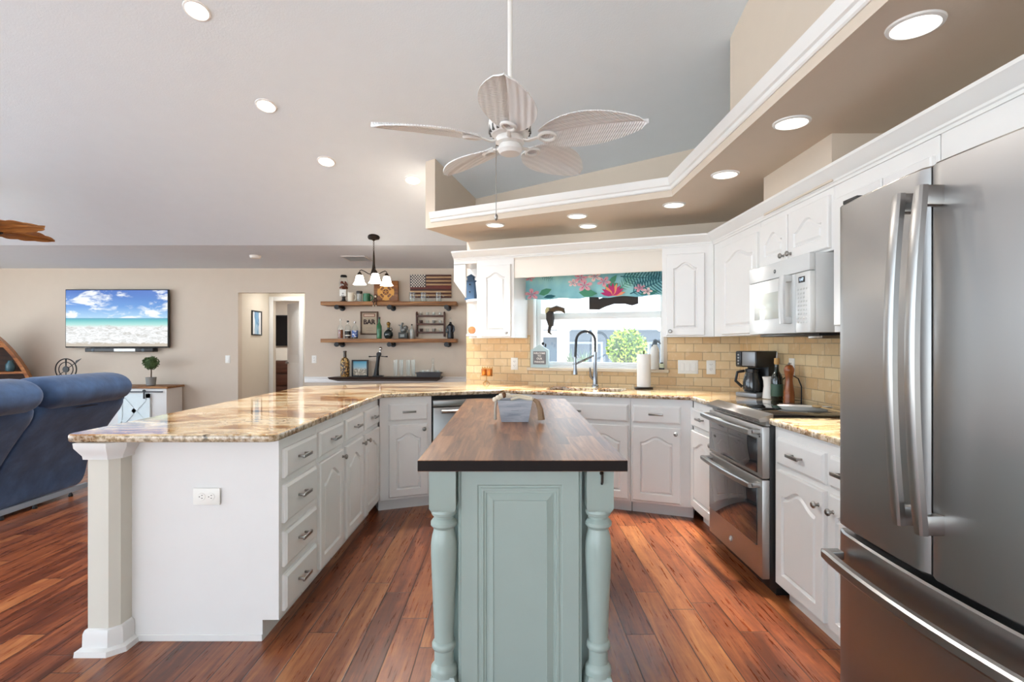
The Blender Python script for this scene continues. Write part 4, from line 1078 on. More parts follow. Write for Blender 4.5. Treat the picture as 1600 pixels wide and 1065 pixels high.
# hall picture, bedroom furniture
t = thing('framed_picture', 'black-framed blue watercolour on the hall wall', 'picture', (DX0 + .001, 8.88, 1.63), -PI / 2)
def frame4(m, w, h, f, y0, y1):
    for x0, x1, z0, z1 in ((-w, -w + f, -h, h), (w - f, w, -h, h), (-w + f, w - f, -h, -h + f), (-w + f, w - f, h - f, h)): m.box(x0, x1, y0, y1, z0, z1, .002)
    return m
t.rotation_euler = (0, 0, PI / 2)
frame4(MB(), .17, .20, .018, -.02, 0).build('frame', BLACKP, t)
s_ = NT('blue_watercolour'); x, y, z = s_.sep(s_.coord()); n = s_.noise(s_.coord((7, 1, 3)), 1.5, 5, .6, .8)
s_.set(s_.mix(s_.sstep(s_.math('ADD', s_.math('ABSOLUTE', x), s_.math('MULTIPLY', n, .12)), .17, .10), 'eef1f3', s_.ramp(n, [(.3, '2f5f9c'), (.5, '7fb2d6'), (.7, 'cfe2ee')])), .4)
m = MB(); m.box(-.154, .154, -.008, -.003, -.184, .184); m.build('artwork', s_.m, t, smooth=0)
t = thing('bedroom_television', 'black television on the bedroom wall seen through the hall door', 'television', (-5.25, 12.44, 1.60))
m = MB(); m.box(-.62, .62, -.0, .05, -.35, .35, .005); m.build('case', BLACKP, t)
m = MB(); m.box(-.60, .60, -.004, 0, -.33, .33); m.build('screen', pm('screen_black', '0d0e12', .2), t, smooth=0)
BRN = wood('dark_dresser_wood', [(.3, '2e1a13'), (.6, '4c2e22'), (.8, '5f3b2b')], .4)
t = thing('dresser', 'dark brown dresser in the bedroom below its television', 'dresser', (-5.25, 12.0, 0))
m = MB(); m.box(-.8, .8, 0, .45, .08, .92, .006); m.build('body', BRN, t)
for r_ in range(3):
    for q in (-1, 1):
        m = MB(); m.box(min(q * .02, q * .77), max(q * .02, q * .77), -.02, 0, .11 + r_ * .27, .355 + r_ * .27, .005); d = m.build('drawer', BRN, t)
        m = MB(); m.ball((q * .39, -.03, .235 + r_ * .27), .014, 8, 6); m.build('knob', NICKEL, d)
for x in (-.76, .76):
    m = MB(); m.box(x - .03, x + .03, .02, .43, 0, .08); m.build('leg', BRN, t, smooth=0)

# wall plates, detector, vent
def outlet(pos, rz, label, kind='outlet', hor=False, gangs=1, group='wall plates'):
    t = thing('wall_' + kind, label, kind, pos, rz, group)
    w = .036 if gangs == 1 else .036 + .046 * (gangs - 1) / 2; h = .058
    if hor: w, h = .058, .036
    m = MB(); m.box(-w, w, -.006, 0, -h, h, .003); m.build('plate', PLASTW, t)
    if kind == 'switch':
        for g in range(gangs):
            x = (g - (gangs - 1) / 2) * .046; m = MB(); m.loops([[(x - .016, -.006, -.034), (x + .016, -.006, -.034), (x + .016, -.006, .034), (x - .016, -.006, .034)], [(x - .015, -.012, -.033), (x + .015, -.012, -.033), (x + .015, -.0075, .033), (x - .015, -.0075, .033)]]); m.build('rocker', PLASTW, t)
    else:
        for k in (-1, 1):
            cx, cz = (k * .02, 0) if hor else (0, k * .02)
            m = MB(); m.lathe([(0, -.0085), (.0155, -.0085), (.0165, -.006)], (cx, 0, cz), 20, 'y'); s2 = m.build('socket', PLASTW, t)
            m = MB()
            for q in (-1, 1):
                if hor: m.box(cx - .003 + .003, cx + .006, -.0092, -.0084, q * .006 - .0012, q * .006 + .0012)
                else: m.box(q * .006 - .0012, q * .006 + .0012, -.0092, -.0084, cz, cz + .008)
            m.lathe([(0, -.0092), (.0022, -.0092), (.0022, -.0084)], (cx - .008 if hor else cx, 0, cz if hor else cz - .006), 10, 'y'); m.build('slots', SLOT, s2, smooth=0)
    return t
outlet(P(323.5, 775, 2.345), 0, 'white horizontal double outlet on the end panel of the peninsula', hor=True)
outlet(P(356, 561, YF), 0, 'white light switch on the far wall left of the hall opening', 'switch')
outlet(P(491, 561, YF), 0, 'white outlet on the far wall right of the hall opening')
def onwall(px, py): 
    s, d = onR(px, CW - .012); q = pR(s, CW - .012); return (q.x, q.y, EYE - (py - CY) * d / FOC)
outlet(onwall(804, 568), -A22, 'white outlet on the tiles left of the window')
outlet(onwall(1075, 573), -A22, 'white three-gang switch on the tiles right of the window', 'switch', gangs=3)
outlet(onwall(1111, 573.5), -A22, 'white outlet on the tiles right of the three-gang switch')
outlet((XW - .012, FOC * (XW - .012) / (1238 - CX), 1.13), -PI / 2, 'white outlet on the tiles behind the pepper mill')
d = FOC * (2.44 - EYE) / (CY - 399); p = P(399, 399, d)
m = MB(); m.lathe([(.07, 0), (.07, -.02), (.06, -.035), (.03, -.04), (0, -.04)], seg=28); single(m, 'smoke_detector', PLASTW, 'white round smoke detector on the flat ceiling near the far wall', 'smoke detector', (p.x, p.y, 2.44))
d = FOC * (2.44 - EYE) / (CY - 403.5); p = P(558, 403.5, d)
t = thing('ceiling_vent', 'grey air vent in the flat ceiling beside the hanging lamp', 'vent', (p.x, p.y, 2.44))
frame4(MB().at(Matrix.Rotation(-PI / 2, 4, 'X')), .14, .26, .02, -.008, 0) if False else None
m = MB(); m.box(-.15, .15, -.2, .2, -.004, 0); m.build('backing', SLOT, t, smooth=0)
m = MB()
for k in range(10): m.at(Matrix.Translation((0, -.17 + k * .038, -.006)) @ Matrix.Rotation(.6, 4, 'X')); m.box(-.14, .14, -.012, .012, -.001, .001)
m.build('louver', pm('vent_grey', 'bdbdbb', .5), t, smooth=0)
m = MB()
for x0, x1, y0, y1 in ((-.16, -.14, -.21, .21), (.14, .16, -.21, .21), (-.14, .14, -.21, -.19), (-.14, .14, .19, .21)): m.box(x0, x1, y0, y1, -.01, 0)
m.build('frame', pm('vent_frame', 'cfcfcc', .5), t, smooth=0)

# hanging lamp
d = 6.15; p = P(584, 378, d); top = ceil_z(p.y)
t = thing('chandelier', 'dark bronze three-light hanging lamp with white bell shades', 'chandelier', (p.x, p.y, 0))
zz_ = lambda py: EYE - (py - CY) * d / FOC
m = MB(); m.lathe([(.06, top + .02), (.068, top - .01), (.06, top - .03), (.02, top - .04), (.008, top - .05)], seg=24); m.build('canopy', BRONZE, t)
m = MB(); n_ = 9; zt, zb_ = top - .05, zz_(393)
for k in range(n_):
    z = zt + (zb_ - zt) * (k + .5) / n_; hh = abs(zt - zb_) / n_ * .75
    m.tube([((.008 * math.cos(a * PI / 4)) if k % 2 else 0, 0 if k % 2 else (.008 * math.cos(a * PI / 4)), z + hh * math.sin(a * PI / 4)) for a in range(8)], .0022, 5, True)
m.build('chain', BRONZE, t)
m = MB(); m.lathe([(.006, zz_(392)), (.010, zz_(400)), (.013, zz_(412)), (.020, zz_(420)), (.034, zz_(426)), (.042, zz_(428)), (.038, zz_(431)), (.012, zz_(434)), (0, zz_(437))], seg=20); m.build('column', BRONZE, t)
for k, a in enumerate((180, 40, -70)):
    ca, sa = math.cos(math.radians(a)), math.sin(math.radians(a)); R_ = .16
    m = MB(); m.tube([(ca * r, sa * r, z) for r, z in ((.02, zz_(428)), (.06, zz_(427.5)), (.10, zz_(424)), (.14, zz_(421.5)), (R_, zz_(423)), (R_, zz_(427)))], .005, 8); m.lathe([(.012, zz_(425)), (.028, zz_(428.5)), (.03, zz_(430))], (ca * R_, sa * R_, 0), 16); arm = m.build('arm', BRONZE, t)
    m = MB(); z0 = zz_(429.5); m.lathe([(.028, z0), (.038, z0 - .01), (.046, z0 - .045), (.055, z0 - .08), (.074, z0 - .108), (.072, z0 - .108), (.052, z0 - .078), (.043, z0 - .045), (.03, z0 - .008)], (ca * R_, sa * R_, 0), 24, cap=False); m.build('lamp_shade', SHADE, arm)
    ld = bpy.data.lights.new('bulb_light', 'POINT'); ld.energy = CHAND_W; ld.shadow_soft_size = .03; ld.color = (1, .9, .78)
    lo = bpy.data.objects.new('bulb', ld); COL.objects.link(lo); lo.parent = arm; lo.location = (ca * R_, sa * R_, z0 - .13)
# ------------------------------------------------------------------ bar wall
GB1, GB2, GB3 = 'things on the upper bar shelf', 'things on the lower bar shelf', 'things on the bar ledge'
DS = 8.12; SCL = DS / FOC
X = lambda px: (px - CX) * SCL
def shelf(zt, label):
    t = thing('wall_shelf', label, 'shelf', (0, 0, zt), 0, 'bar shelves')
    m = MB(); m.box(X(505), X(714), 8.0, YF - .002, -.055, 0, .004); m.build('board', SHELFW, t)
    for px in (530, 611, 699):
        x = X(px); m = MB(); m.tube([(x, YF, -.085), (x, 8.02, -.085)], .019, 10); m.lathe([(.042, 8.27), (.042, 8.288)], (x, 0, -.085), 16, 'y'); m.lathe([(.034, 7.985), (.036, 8.0), (.034, 8.03)], (x, 0, -.085), 16, 'y'); m.box(x - .02, x + .02, 8.06, 8.25, -.068, -.055); m.build('pipe_bracket', BLACKM, t)
    return t
ZU, ZL = EYE + (CY - 471.5) * SCL, EYE + (CY - 529) * SCL
shelf(ZU, 'upper rustic wood bar shelf on black pipe brackets'); shelf(ZL, 'lower rustic wood bar shelf on black pipe brackets')
t = thing('bar_ledge', 'dark brown ledge shelf low on the bar wall', 'shelf', (0, 0, .80), 0, 'bar shelves'); ZB = .80
m = MB(); m.loops([[(X(517), 7.97, 0), (X(690), 7.97, 0), (X(690), YF - .03, 0), (X(525), YF - .03, 0)], [(X(519), 7.98, -.03), (X(689), 7.98, -.03), (X(689), YF - .03, -.03), (X(525), YF - .03, -.03)], [(X(530), 8.05, -.06), (X(684), 8.05, -.06), (X(684), YF - .03, -.06), (X(530), YF - .03, -.06)]]); m.build('board', pm('espresso_wood', '2b211d', .4), t, smooth=0)
def at(px, z, dy=0): return (X(px), DS + dy, z)
def H(n): return n * SCL
def mug(px, z, w, h, mat, lab, grp, fat=0.0, hd=1):
    t = thing('mug', lab, 'mug', at(px, z), 0, grp); r = H(w) / 2; hh = H(h)
    m = MB(); m.lathe([(r * .9, 0), (r, .006), (r * (1 + fat), hh * .5), (r, hh), (r * .9, hh), (r * .88, .012), (0, .012)], seg=20); m.build('cup', mat, t)
    m = MB(); m.tube([(hd * (r * .95 + r * .75 * math.sin(k * PI / 8)), 0, hh * (.5 + .33 * math.cos(k * PI / 8))) for k in range(9)], .008, 6); m.build('handle', mat, t)
t = thing('candy_dispenser', 'tall candy dispenser with brown candy, left end of the upper bar shelf', 'dispenser', at(537, ZU), 0, GB1)
m = MB(); m.lathe([(.055, 0), (.055, .012), (.03, .02), (.022, .06), (.03, .08)], seg=20); m.build('stand', BLACKM, t)
m = MB(); m.box(-.05, .05, -.045, .045, .08, .185, .008); m.build('body', PLASTW, t)
m = MB(); m.lathe([(.012, -.055), (.014, -.045)], (0, 0, .12), 12, 'y'); m.box(-.02, .02, -.05, -.044, .085, .10); m.build('crank', NICKEL, t)
m = MB(); m.lathe([(.045, .185), (.066, .22), (.07, .27), (.06, .33), (.045, .37)], seg=20); m.build('globe', GLASS, t)
m = MB(); rnd = random.Random(4)
for _ in range(60):
    a, r = rnd.uniform(0, 6.28), .052 * math.sqrt(rnd.random()); m.ball((r * math.cos(a), r * math.sin(a), rnd.uniform(.2, .30)), .013, 8, 6)
o = m.build('candy', pm('candy_brown', '7a3b22', .4, var=.2), t); o['kind'] = 'stuff'
m = MB(); m.lathe([(.046, .368), (.05, .38), (.04, .40), (0, .405)], seg=20); m.build('lid', BLACKM, t)
CREAM = pm('cream_ceramic', 'efe6d3', .3); GREEN = pm('green_glass', '3f8a62', .1, Transmission_Weight=.3)
mug(548, ZU, 10, 14.5, CREAM, 'cream tankard mug on the upper bar shelf beside the candy dispenser', GB1)
t = thing('glass_tumbler', 'clear tumbler with a dark band at its rim on the upper bar shelf', 'glass', at(561.5, ZU), 0, GB1)
m = MB(); m.lathe([(.036, 0), (.04, .01), (.043, .16), (.039, .16), (.035, .012), (0, .012)], seg=20); m.build('cup', GLASS, t)
m = MB(); m.lathe([(.0435, .125), (.0445, .135), (.0445, .155), (.0435, .16)], seg=20, cap=False); m.build('dark_band', BLACKP, t)
mug(573, ZU, 11, 13, GREEN, 'green glass mug on the upper bar shelf', GB1)
t = thing('shelf_figurine', 'small brown and white monkey-like figurine hanging over the upper shelf edge', 'figurine', (X(590), 7.985, ZU), 0, GB1)
FB = pm('figurine_brown', '4a2e1d', .6); FC = pm('figurine_cream', 'e5d9bf', .6)
m = MB(); m.ball((0, .0, .02), (.026, .022, .035)); m.ball((.006, -.002, .072), (.024, .022, .024)); m.tube([(-.018, -.005, .03), (-.035, -.02, .0), (-.03, -.025, -.02)], .008, 6); m.tube([(.018, -.005, .03), (.032, -.02, .01), (.02, -.028, -.01)], .008, 6); m.tube([(-.012, -.005, 0), (-.018, -.03, -.02), (-.02, -.03, -.065)], .009, 6); m.tube([(.012, -.005, 0), (.018, -.03, -.02), (.018, -.03, -.065)], .009, 6); m.build('body', FB, t)
m = MB(); m.ball((.006, -.018, .068), (.015, .010, .016)); m.build('face', FC, t)
for x in (-.02, .018):
    m = MB(); m.ball((x, -.034, -.068), (.012, .016, .010), 10, 6); m.build('foot', FC, t)
t = thing('wooden_plaque', 'square wooden plaque with a golden round carved emblem on the upper bar shelf', 'plaque', (X(602), 8.16, ZU), 0, GB1)
w = H(38) / 2; h = H(33.5)
m = MB(); m.box(-w, w, 0, .06, 0, h, .004); m.build('board', wood('plaque_wood', [(.3, '5f3417'), (.5, '8a5425'), (.7, 'a96f38')], .4), t)
GOLD = pm('carved_gold', 'd69a45', .4, .2); cz = h * .47
m = MB(); R1, R2 = .115, .072
def ringplate(m, r0, r1, y0, y1, cx=0, cz=0, n=32): m.loops([[(cx + r * math.cos(2 * PI * k / n), y, cz + r * math.sin(2 * PI * k / n)) for k in range(n)] for r, y in ((r0, y1), (r0, y0), (r1, y0), (r1, y1))], False, False)
ringplate(m, .092, .108, -.012, .001, 0, cz); ringplate(m, .045, .058, -.012, .001, 0, cz)
for k in range(4):
    a = PI / 4 + k * PI / 2 - PI / 4; ca, sa = math.cos(a), math.sin(a); pa = [(.05, -.018), (.118, -.055), (.128, 0), (.118, .055), (.05, .018)]
    m.plate([(u * ca - v * sa, cz + u * sa + v * ca) for u, v in pa], -.009, .001)
for k in range(5): a = 2 * PI * k / 5 + PI / 2; m.tube([(0, -.006, cz), (.036 * math.cos(a), -.006, cz + .036 * math.sin(a))], .005, 5)
m.build('emblem', GOLD, t)
# wooden flag
t = thing('wooden_flag', 'rustic wooden stars and stripes flag hung above the upper bar shelf', 'wall art', (X(638), YF - .03, ZU + H(7.5)), 0, None)
fw, fh = H(65.5), H(37); sh = fh / 13
LTW = wood('flag_tan', [(.3, 'a07a55'), (.6, 'cfae84')], .6); RDW = wood('flag_burnt', [(.3, '35201a'), (.6, '5a3026')], .6); CANT = pm('flag_slate', '4b4a50', .6); RDM = wood('flag_red', [(.3, '57251f'), (.6, '7d3a30')], .6)
for k in range(13):
    z1 = fh - k * sh; x0 = fw * .385 if k < 7 else 0
    mat = (RDM if k in (6, 8) and False else RDW) if k % 2 == 0 else LTW
    if k in (6, 7): mat = RDM
    m = MB(); m.box(x0, fw, 0, .025, z1 - sh + .001, z1, .003); m.build('stripe', mat, t)
m = MB(); m.box(0, fw * .385 - .002, -.004, .025, fh - 7 * sh, fh, .003); ca_ = m.build('canton', CANT, t)
m = MB()
for r_ in range(9):
    for q in range(6 if r_ % 2 == 0 else 5):
        cx = fw * .385 * ((q + .5 + (0 if r_ % 2 == 0 else .5)) / 6); cz = fh - 7 * sh * (r_ + .5) / 9
        pts = [((.0145 if k % 2 == 0 else .007) * math.sin(k * PI / 5), (.0145 if k % 2 == 0 else .007) * math.cos(k * PI / 5)) for k in range(10)]
        m.plate([(cx + a, cz + b_) for a, b_ in pts][::-1], -.0055, -.003)
m.build('star_pattern', pm('star_white', 'efe9dc', .6), ca_, smooth=0)
m = MB(); m.box(.02, fw - .02, .025, .0295, .05, fh - .05); m.build('backing', SHELFW, t, smooth=0)
for px, lab in ((644, 'clear handled glass jar at the left in front of the wooden flag'), (661.5, 'clear handled glass jar in the middle in front of the wooden flag'), (685, 'clear handled glass jar at the right in front of the wooden flag')):
    mug(px, ZU, 9.5, 15.5, GLASS, lab, 'glass jar mugs by the flag', .06)

def bottle(px, z, w, h, mat, lab, grp, prof=None, cap=None, label=None, liquid=None, lh=.45, capname='cap', dy=0):
    t = thing('bottle', lab, 'bottle', at(px, z, dy), 0, grp); r = H(w) / 2; hh = H(h)
    pr = prof or [(1, 0), (1, .02), (1, .56), (.85, .63), (.4, .70), (.32, .74), (.32, .93)]
    m = MB(); m.lathe([(r * .95, 0.0)] + [(r * a, hh * b_) for a, b_ in pr[1:]], seg=20); m.build('glass', mat, t)
    if liquid: m = MB(); m.lathe([(r * .9, .008), (r * .9, hh * lh), (0, hh * lh)], seg=20); m.build('liquid', liquid, t)
    if label: m = MB(); m.lathe([(r * 1.015, hh * .1), (r * 1.02, hh * .12), (r * 1.02, hh * .46), (r * 1.015, hh * .48)], seg=20, cap=False); m.build('paper_label', label, t)
    if cap: m = MB(); rr = r * pr[-1][0]; m.lathe([(rr * 1.1, hh * .90), (rr * 1.15, hh * .99), (0, hh)], seg=14); m.build(capname, cap, t)
    return t
AMBER = pm('amber_liquor', '8a4014', .1, var=.05)
bottle(532, ZL, 8.5, 31, GLASS, 'clear bottle of amber liquor, left end of the lower bar shelf', GB2, liquid=AMBER, cap=PLASTW)
LB = NT('black_white_label'); _x, _y, _z = LB.sep(LB.coord()); LB.set(LB.ramp(LB.math('FRACT', LB.math('MULTIPLY', _z, 14)), [(.0, '15140f'), (.55, '1a1914'), (.6, 'e9e6dd'), (.8, '1a1914')], 'CONSTANT'), .5); LB = LB.m
bottle(543.5, ZL, 9, 28.5, GLASS, 'square-shouldered bottle with black label on the lower bar shelf', GB2, prof=[(1, 0), (1, .02), (1, .66), (.8, .72), (.36, .78), (.33, .8), (.33, .93)], liquid=pm('dark_whiskey', '4a2812', .15), cap=BLACKP, label=LB)
BL = NT('blue_label'); _n = BL.noise(BL.coord(), 30, 2); BL.set(BL.ramp(_n, [(.4, '2f4f96'), (.55, '6f8ac0'), (.65, 'e7e9ee')]), .5); BL = BL.m
bottle(554.5, ZL, 9.5, 27, GLASS, 'bottle with blue label on the lower bar shelf, left of the BAR sign', GB2, prof=[(1, 0), (1, .02), (1, .62), (.8, .7), (.36, .8), (.33, .82), (.33, .93)], cap=NICKEL, label=BL, liquid=pm('dark_rum', '33201a', .2), lh=.3)
t = thing('bar_sign', 'framed tan sign reading BAR on the bar wall', 'sign', (X(573), YF - .022, ZL + H(25)), 0, None)
w, h = H(28) / 2, H(37) / 2
frame4(MB(), w, h, .022, -.012, .02).build('frame', wood('sign_frame', [(.3, '3b2719'), (.6, '5d402a')], .5), t)
m = MB(); m.box(-w + .02, w - .02, 0, .01, -h + .02, h - .02); bd = m.build('board', pm('sign_tan', 'b5a48c', .6), t, smooth=0)
m = MB(); m.text('BAR', .098, face_at(0, -.002, .015), .001, bold=.004); m.build('lettering', pm('sign_black', '2a120c', .6), bd, smooth=0)
m = MB(); m.box(-.088, .088, -.003, 0, .098, .142, .008); m.mat(1).box(-.078, .078, -.004, -.002, .107, .133, .005); m.build('red_banner', [pm('banner_red', '7b3528', .6), pm('banner_cream', 'd6bfa6', .6)], bd)
m = MB(); m.box(-.05, .05, -.0015, 0, -.075, -.071); m.box(-.05, .05, -.0015, 0, -.11, -.106); m.build('small_print', pm('print_grey', '847b70', .6), bd, smooth=0)
bottle(592.5, ZL, 8, 34, pm('green_liqueur', '3f7d57', .12, Transmission_Weight=.2), 'tall slim green bottle on the lower bar shelf, right of the BAR sign', GB2, prof=[(1, 0), (1, .02), (1, .58), (.75, .64), (.45, .74), (.4, .8), (.4, .94)], cap=BLACKP)
t = thing('round_flask', 'dark round flask with gold stopper on the lower bar shelf', 'decanter', at(607, ZL), 0, GB2)
DKG = pm('dark_green_glass', '1d2a2b', .08, Coat_Weight=.5)
m = MB(); m.lathe([(.03, 0), (.05, .01), (.068, .05), (.066, .09), (.04, .125), (.02, .14), (.018, .17)], seg=24); m.build('flask', DKG, t)
m = MB(); m.lathe([(.018, .165), (.022, .19), (.02, .2)], seg=14); m.ball((0, 0, .225), (.03, .03, .03), 14, 10); m.build('stopper', pm('aged_gold', '8b6c35', .35, .7), t)
m = MB(); m.tube([(.02, 0, .155), (.045, 0, .165), (.055, 0, .135), (.045, 0, .11)], .007, 6); m.build('handle', DKG, t)
t = thing('figure_statuette', 'grey figure statuette on a black plinth on the lower bar shelf', 'figurine', at(630.5, ZL), 0, GB2)
m = MB(); m.box(-.068, .068, -.05, .05, 0, .095, .005); m.mat(1).box(-.04, .02, -.052, -.049, .025, .065); m.build('plinth', [pm('plinth_black', '1e2422', .4), pm('plaque_grey', '8c9390', .4)], t)
m = MB(); m.ball((.0, 0, .13), (.05, .035, .045)); m.ball((.03, 0, .165), (.04, .03, .035)); m.tube([(-.02, 0, .13), (-.03, -.01, .18), (-.02, -.02, .215)], [.022, .02, .014], 8); m.ball((-.014, -.02, .225), .018, 10, 8); m.tube([(-.02, 0, .19), (-.075, -.01, .205)], [.010, .005], 6); m.tube([(.05, 0, .16), (.075, 0, .12), (.07, 0, .096)], .010, 6); m.build('figure', pm('pewter', '6f7473', .4, .5), t)
bottle(643.5, ZL, 6.5, 23, pm('pale_glass', 'c2c7c2', .1, Transmission_Weight=.3), 'slim pale bottle on the lower bar shelf beside the statuette', GB2, cap=BRONZE)
# shot glass rack
t = thing('shot_glass_rack', 'small brown three-tier wall rack of shot glasses above the lower bar shelf', 'rack', (X(671), YF - .085, ZL + H(3.5)), 0, None)
RKW = wood('rack_wood', [(.3, '3a211a'), (.6, '5d392c')], .5); rw = H(46) / 2; rh = H(37.5)
for x in (-rw, rw - .022):
    m = MB(); m.box(x, x + .022, 0, .08, 0, rh, .003); m.lathe([(.012, rh), (.016, rh + .012), (0, rh + .024)], (x + .011, .04, 0), 10); m.build('side_post', RKW, t)
tz = [H(5.2), H(18.3), H(31.2)]
for z in tz:
    m = MB(); m.box(-rw + .022, rw - .022, 0, .08, z, z + .014, .002); m.box(-rw + .022, rw - .022, .0, .008, z + .014, z + .026); m.build('tier', RKW, t)
SGM = [GLASS, pm('shot_dark', '3a2a26', .2), GLASS, pm('shot_pewter', '86837e', .3, .4)]
sg = None
col_n = ['first', 'second', 'third', 'fourth']; row_n = ['bottom', 'middle', 'top']
for r_, z in enumerate(tz):
    for q in range(4):
        mt = SGM[0] if r_ == 2 else SGM[(q * 3 + r_ + (1 if r_ == 0 else 0)) % 4]
        m = MB(); m.lathe([(.019, 0), (.020, .004), (.026, .058), (.023, .058), (.018, .012), (0, .012)], seg=14)
        single(m, 'shot_glass', mt, '%s shot glass from the left on the %s tier of the rack' % (col_n[q], row_n[r_]), 'shot glass', (X(671) - rw + .075 + q * (2 * rw - .15) / 3, YF - .043, ZL + H(3.5) + z + .014), group='shot glasses in the rack')
t = thing('statue_bottle', 'dark lady-shaped bottle with clear stopper, right end of the lower bar shelf', 'bottle', at(704, ZL), 0, GB2)
m = MB(); m.lathe([(.045, 0), (.05, .02), (.046, .09), (.036, .13), (.05, .17), (.045, .2), (.02, .225), (.014, .25)], seg=16); m.build('body', pm('gunmetal_figure', '23272c', .25, .4), t)
m = MB(); m.tube([(-.04, -.01, .19), (-.06, -.02, .14), (-.05, -.03, .09)], .014, 8); m.tube([(.04, -.01, .19), (.055, -.02, .13), (.04, -.03, .1)], .014, 8); m.build('drape', pm('steel_figure', '5b646d', .25, .5), t)
m = MB(); m.lathe([(.01, .25), (.018, .28), (.012, .31), (0, .325)], seg=12); m.build('stopper', GLASS, t)

# bar ledge
MOS = NT('mosaic_pebble'); _v = MOS.N('ShaderNodeTexVoronoi'); MOS.L(MOS.coord(), _v.inputs['Vector']); _v.inputs['Scale'].default_value = 42; MOS.set(MOS.mix(MOS.sstep(_v.outputs['Distance'], .45, .6), MOS.ramp(MOS.sep(_v.outputs['Color'])[0], [(.2, 'c79a4c'), (.5, 'e3c98f'), (.8, '8a6532')]), '2a1a10'), .35); MOS = MOS.m
t = thing('mosaic_bottle', 'tall bottle covered in brown and gold mosaic, left end of the bar ledge', 'bottle', at(539, ZB), 0, GB3)
m = MB(); m.lathe([(.062, 0), (.066, .02), (.066, .22), (.05, .265), (.024, .29)], seg=24); m.build('body', MOS, t)
m = MB(); m.lathe([(.024, .288), (.022, .36), (.026, .365), (.026, .385), (0, .388)], seg=16); m.build('neck', pm('bottle_brown', '3d2c1e', .3), t)
t = thing('framed_photo', 'black-framed beach photograph standing on the bar ledge', 'picture', (X(561.5), 8.16, ZB + .125), 0, GB3)
frame4(MB(), .122, .125, .02, -.02, .01).build('frame', BLACKP, t)
s_ = NT('harbour_photo'); _x, _y, _z = s_.sep(s_.coord()); n = s_.noise(s_.coord((30, 1, 40)), 1, 4, .7)
s_.set(s_.mix(s_.sstep(s_.math('ADD', _z, s_.math('MULTIPLY', n, .06)), -.0, .05), s_.ramp(n, [(.35, '4d5a5e'), (.5, 'a89a82'), (.65, 'e8e2d4')]), s_.ramp(_z, [(.0, '9cc4d0'), (.1, '2f8fb0')])), .3)
m = MB(); m.box(-.105, .105, -.006, 0, -.108, .108); m.build('photo', s_.m, t, smooth=0)
t = thing('beer_tap', 'black pedestal beverage tap with two side handles on the bar ledge', 'tap', at(591, ZB), 0, GB3)
m = MB(); m.box(-.075, .075, -.05, .05, 0, .02, .004); m.build('base', BLACKM, t)
m = MB(); m.tube([(-.03, 0, .02), (-.02, 0, .12), (-.005, 0, .24), (.005, 0, .33)], [.042, .03, .026, .03], 12); m.lathe([(.03, -.03), (.034, -.02), (.034, .02), (.03, .03)], (.01, 0, .335), 16, 'y'); m.build('column', BLACKM, t)
for k in (-1, 1):
    m = MB(); m.tube([(.01, 0, .31), (k * .09, 0, .30), (k * .14, 0, .30)], [.006, .006, .011], 8); m.build('side_handle', BLACKM, t)
m = MB(); m.tube([(.025, 0, .35), (.035, 0, .39)], .01, 8); m.ball((.037, 0, .415), (.024, .024, .03), 12, 8); m.build('knob', CHROME, t)
for k, (px, lab) in enumerate(((617, 'first clear tall glass right of the beverage tap'), (626, 'second clear tall glass right of the beverage tap'), (637, 'third clear tall glass right of the beverage tap'), (645, 'fourth clear tall glass, nearest the dark tray'))):
    m = MB(); m.lathe([(.024, 0), (.027, .005), (.034, .25), (.031, .25), (.024, .02), (0, .02)], seg=18); single(m, 'tall_glass', GLASS, lab, 'glass', at(px, ZB, .04), group='tall glasses on the bar ledge')
t = thing('serving_tray', 'dark grey rectangular tray at the right end of the bar ledge', 'tray', at(671, ZB, -.03), 0, GB3)
m = MB(); w, h = H(35) / 2, .07; m.loops([[(-w, -.09, 0), (w, -.09, 0), (w, .09, 0), (-w, .09, 0)], [(-w - .01, -.1, h), (w + .01, -.1, h), (w + .01, .1, h), (-w - .01, .1, h)], [(-w, -.09, h), (w, -.09, h), (w, .09, h), (-w, .09, h)], [(-w + .01, -.08, .012), (w - .01, -.08, .012), (w - .01, .08, .012), (-w + .01, .08, .012)]]); m.build('tray', pm('charcoal_tray', '3b3d42', .5), t, smooth=0)
for k in (-1, 1):
    m = MB(); m.tube([(k * (w + .008), -.03, .055), (k * (w + .03), -.03, .06), (k * (w + .03), .03, .06), (k * (w + .008), .03, .055)], .006, 6); m.build('handle', BLACKM, t)
for px, lab in ((660, 'leftmost low tumbler in the dark tray'), (667.5, 'middle low tumbler in the dark tray'), (683.5, 'right low tumbler in the dark tray, beside the decanter')):
    m = MB(); m.lathe([(.028, 0), (.034, .01), (.036, .085), (.033, .085), (.03, .015), (0, .015)], seg=18); single(m, 'tumbler', GLASS, lab, 'glass', at(px, ZB + .013, -.03), group='tumblers in the tray')
t = thing('glass_decanter', 'clear glass decanter with stopper in the dark tray', 'decanter', at(676.5, ZB + .013, .0), 0, GB3)
m = MB(); m.lathe([(.034, 0), (.038, .01), (.036, .08), (.016, .15), (.014, .18), (.018, .2)], seg=20); m.build('body', GLASS, t)
m = MB(); m.lathe([(.010, .18), (.012, .2), (.02, .215), (.022, .245), (.014, .265), (0, .27)], seg=16); m.build('stopper', GLASS, t)

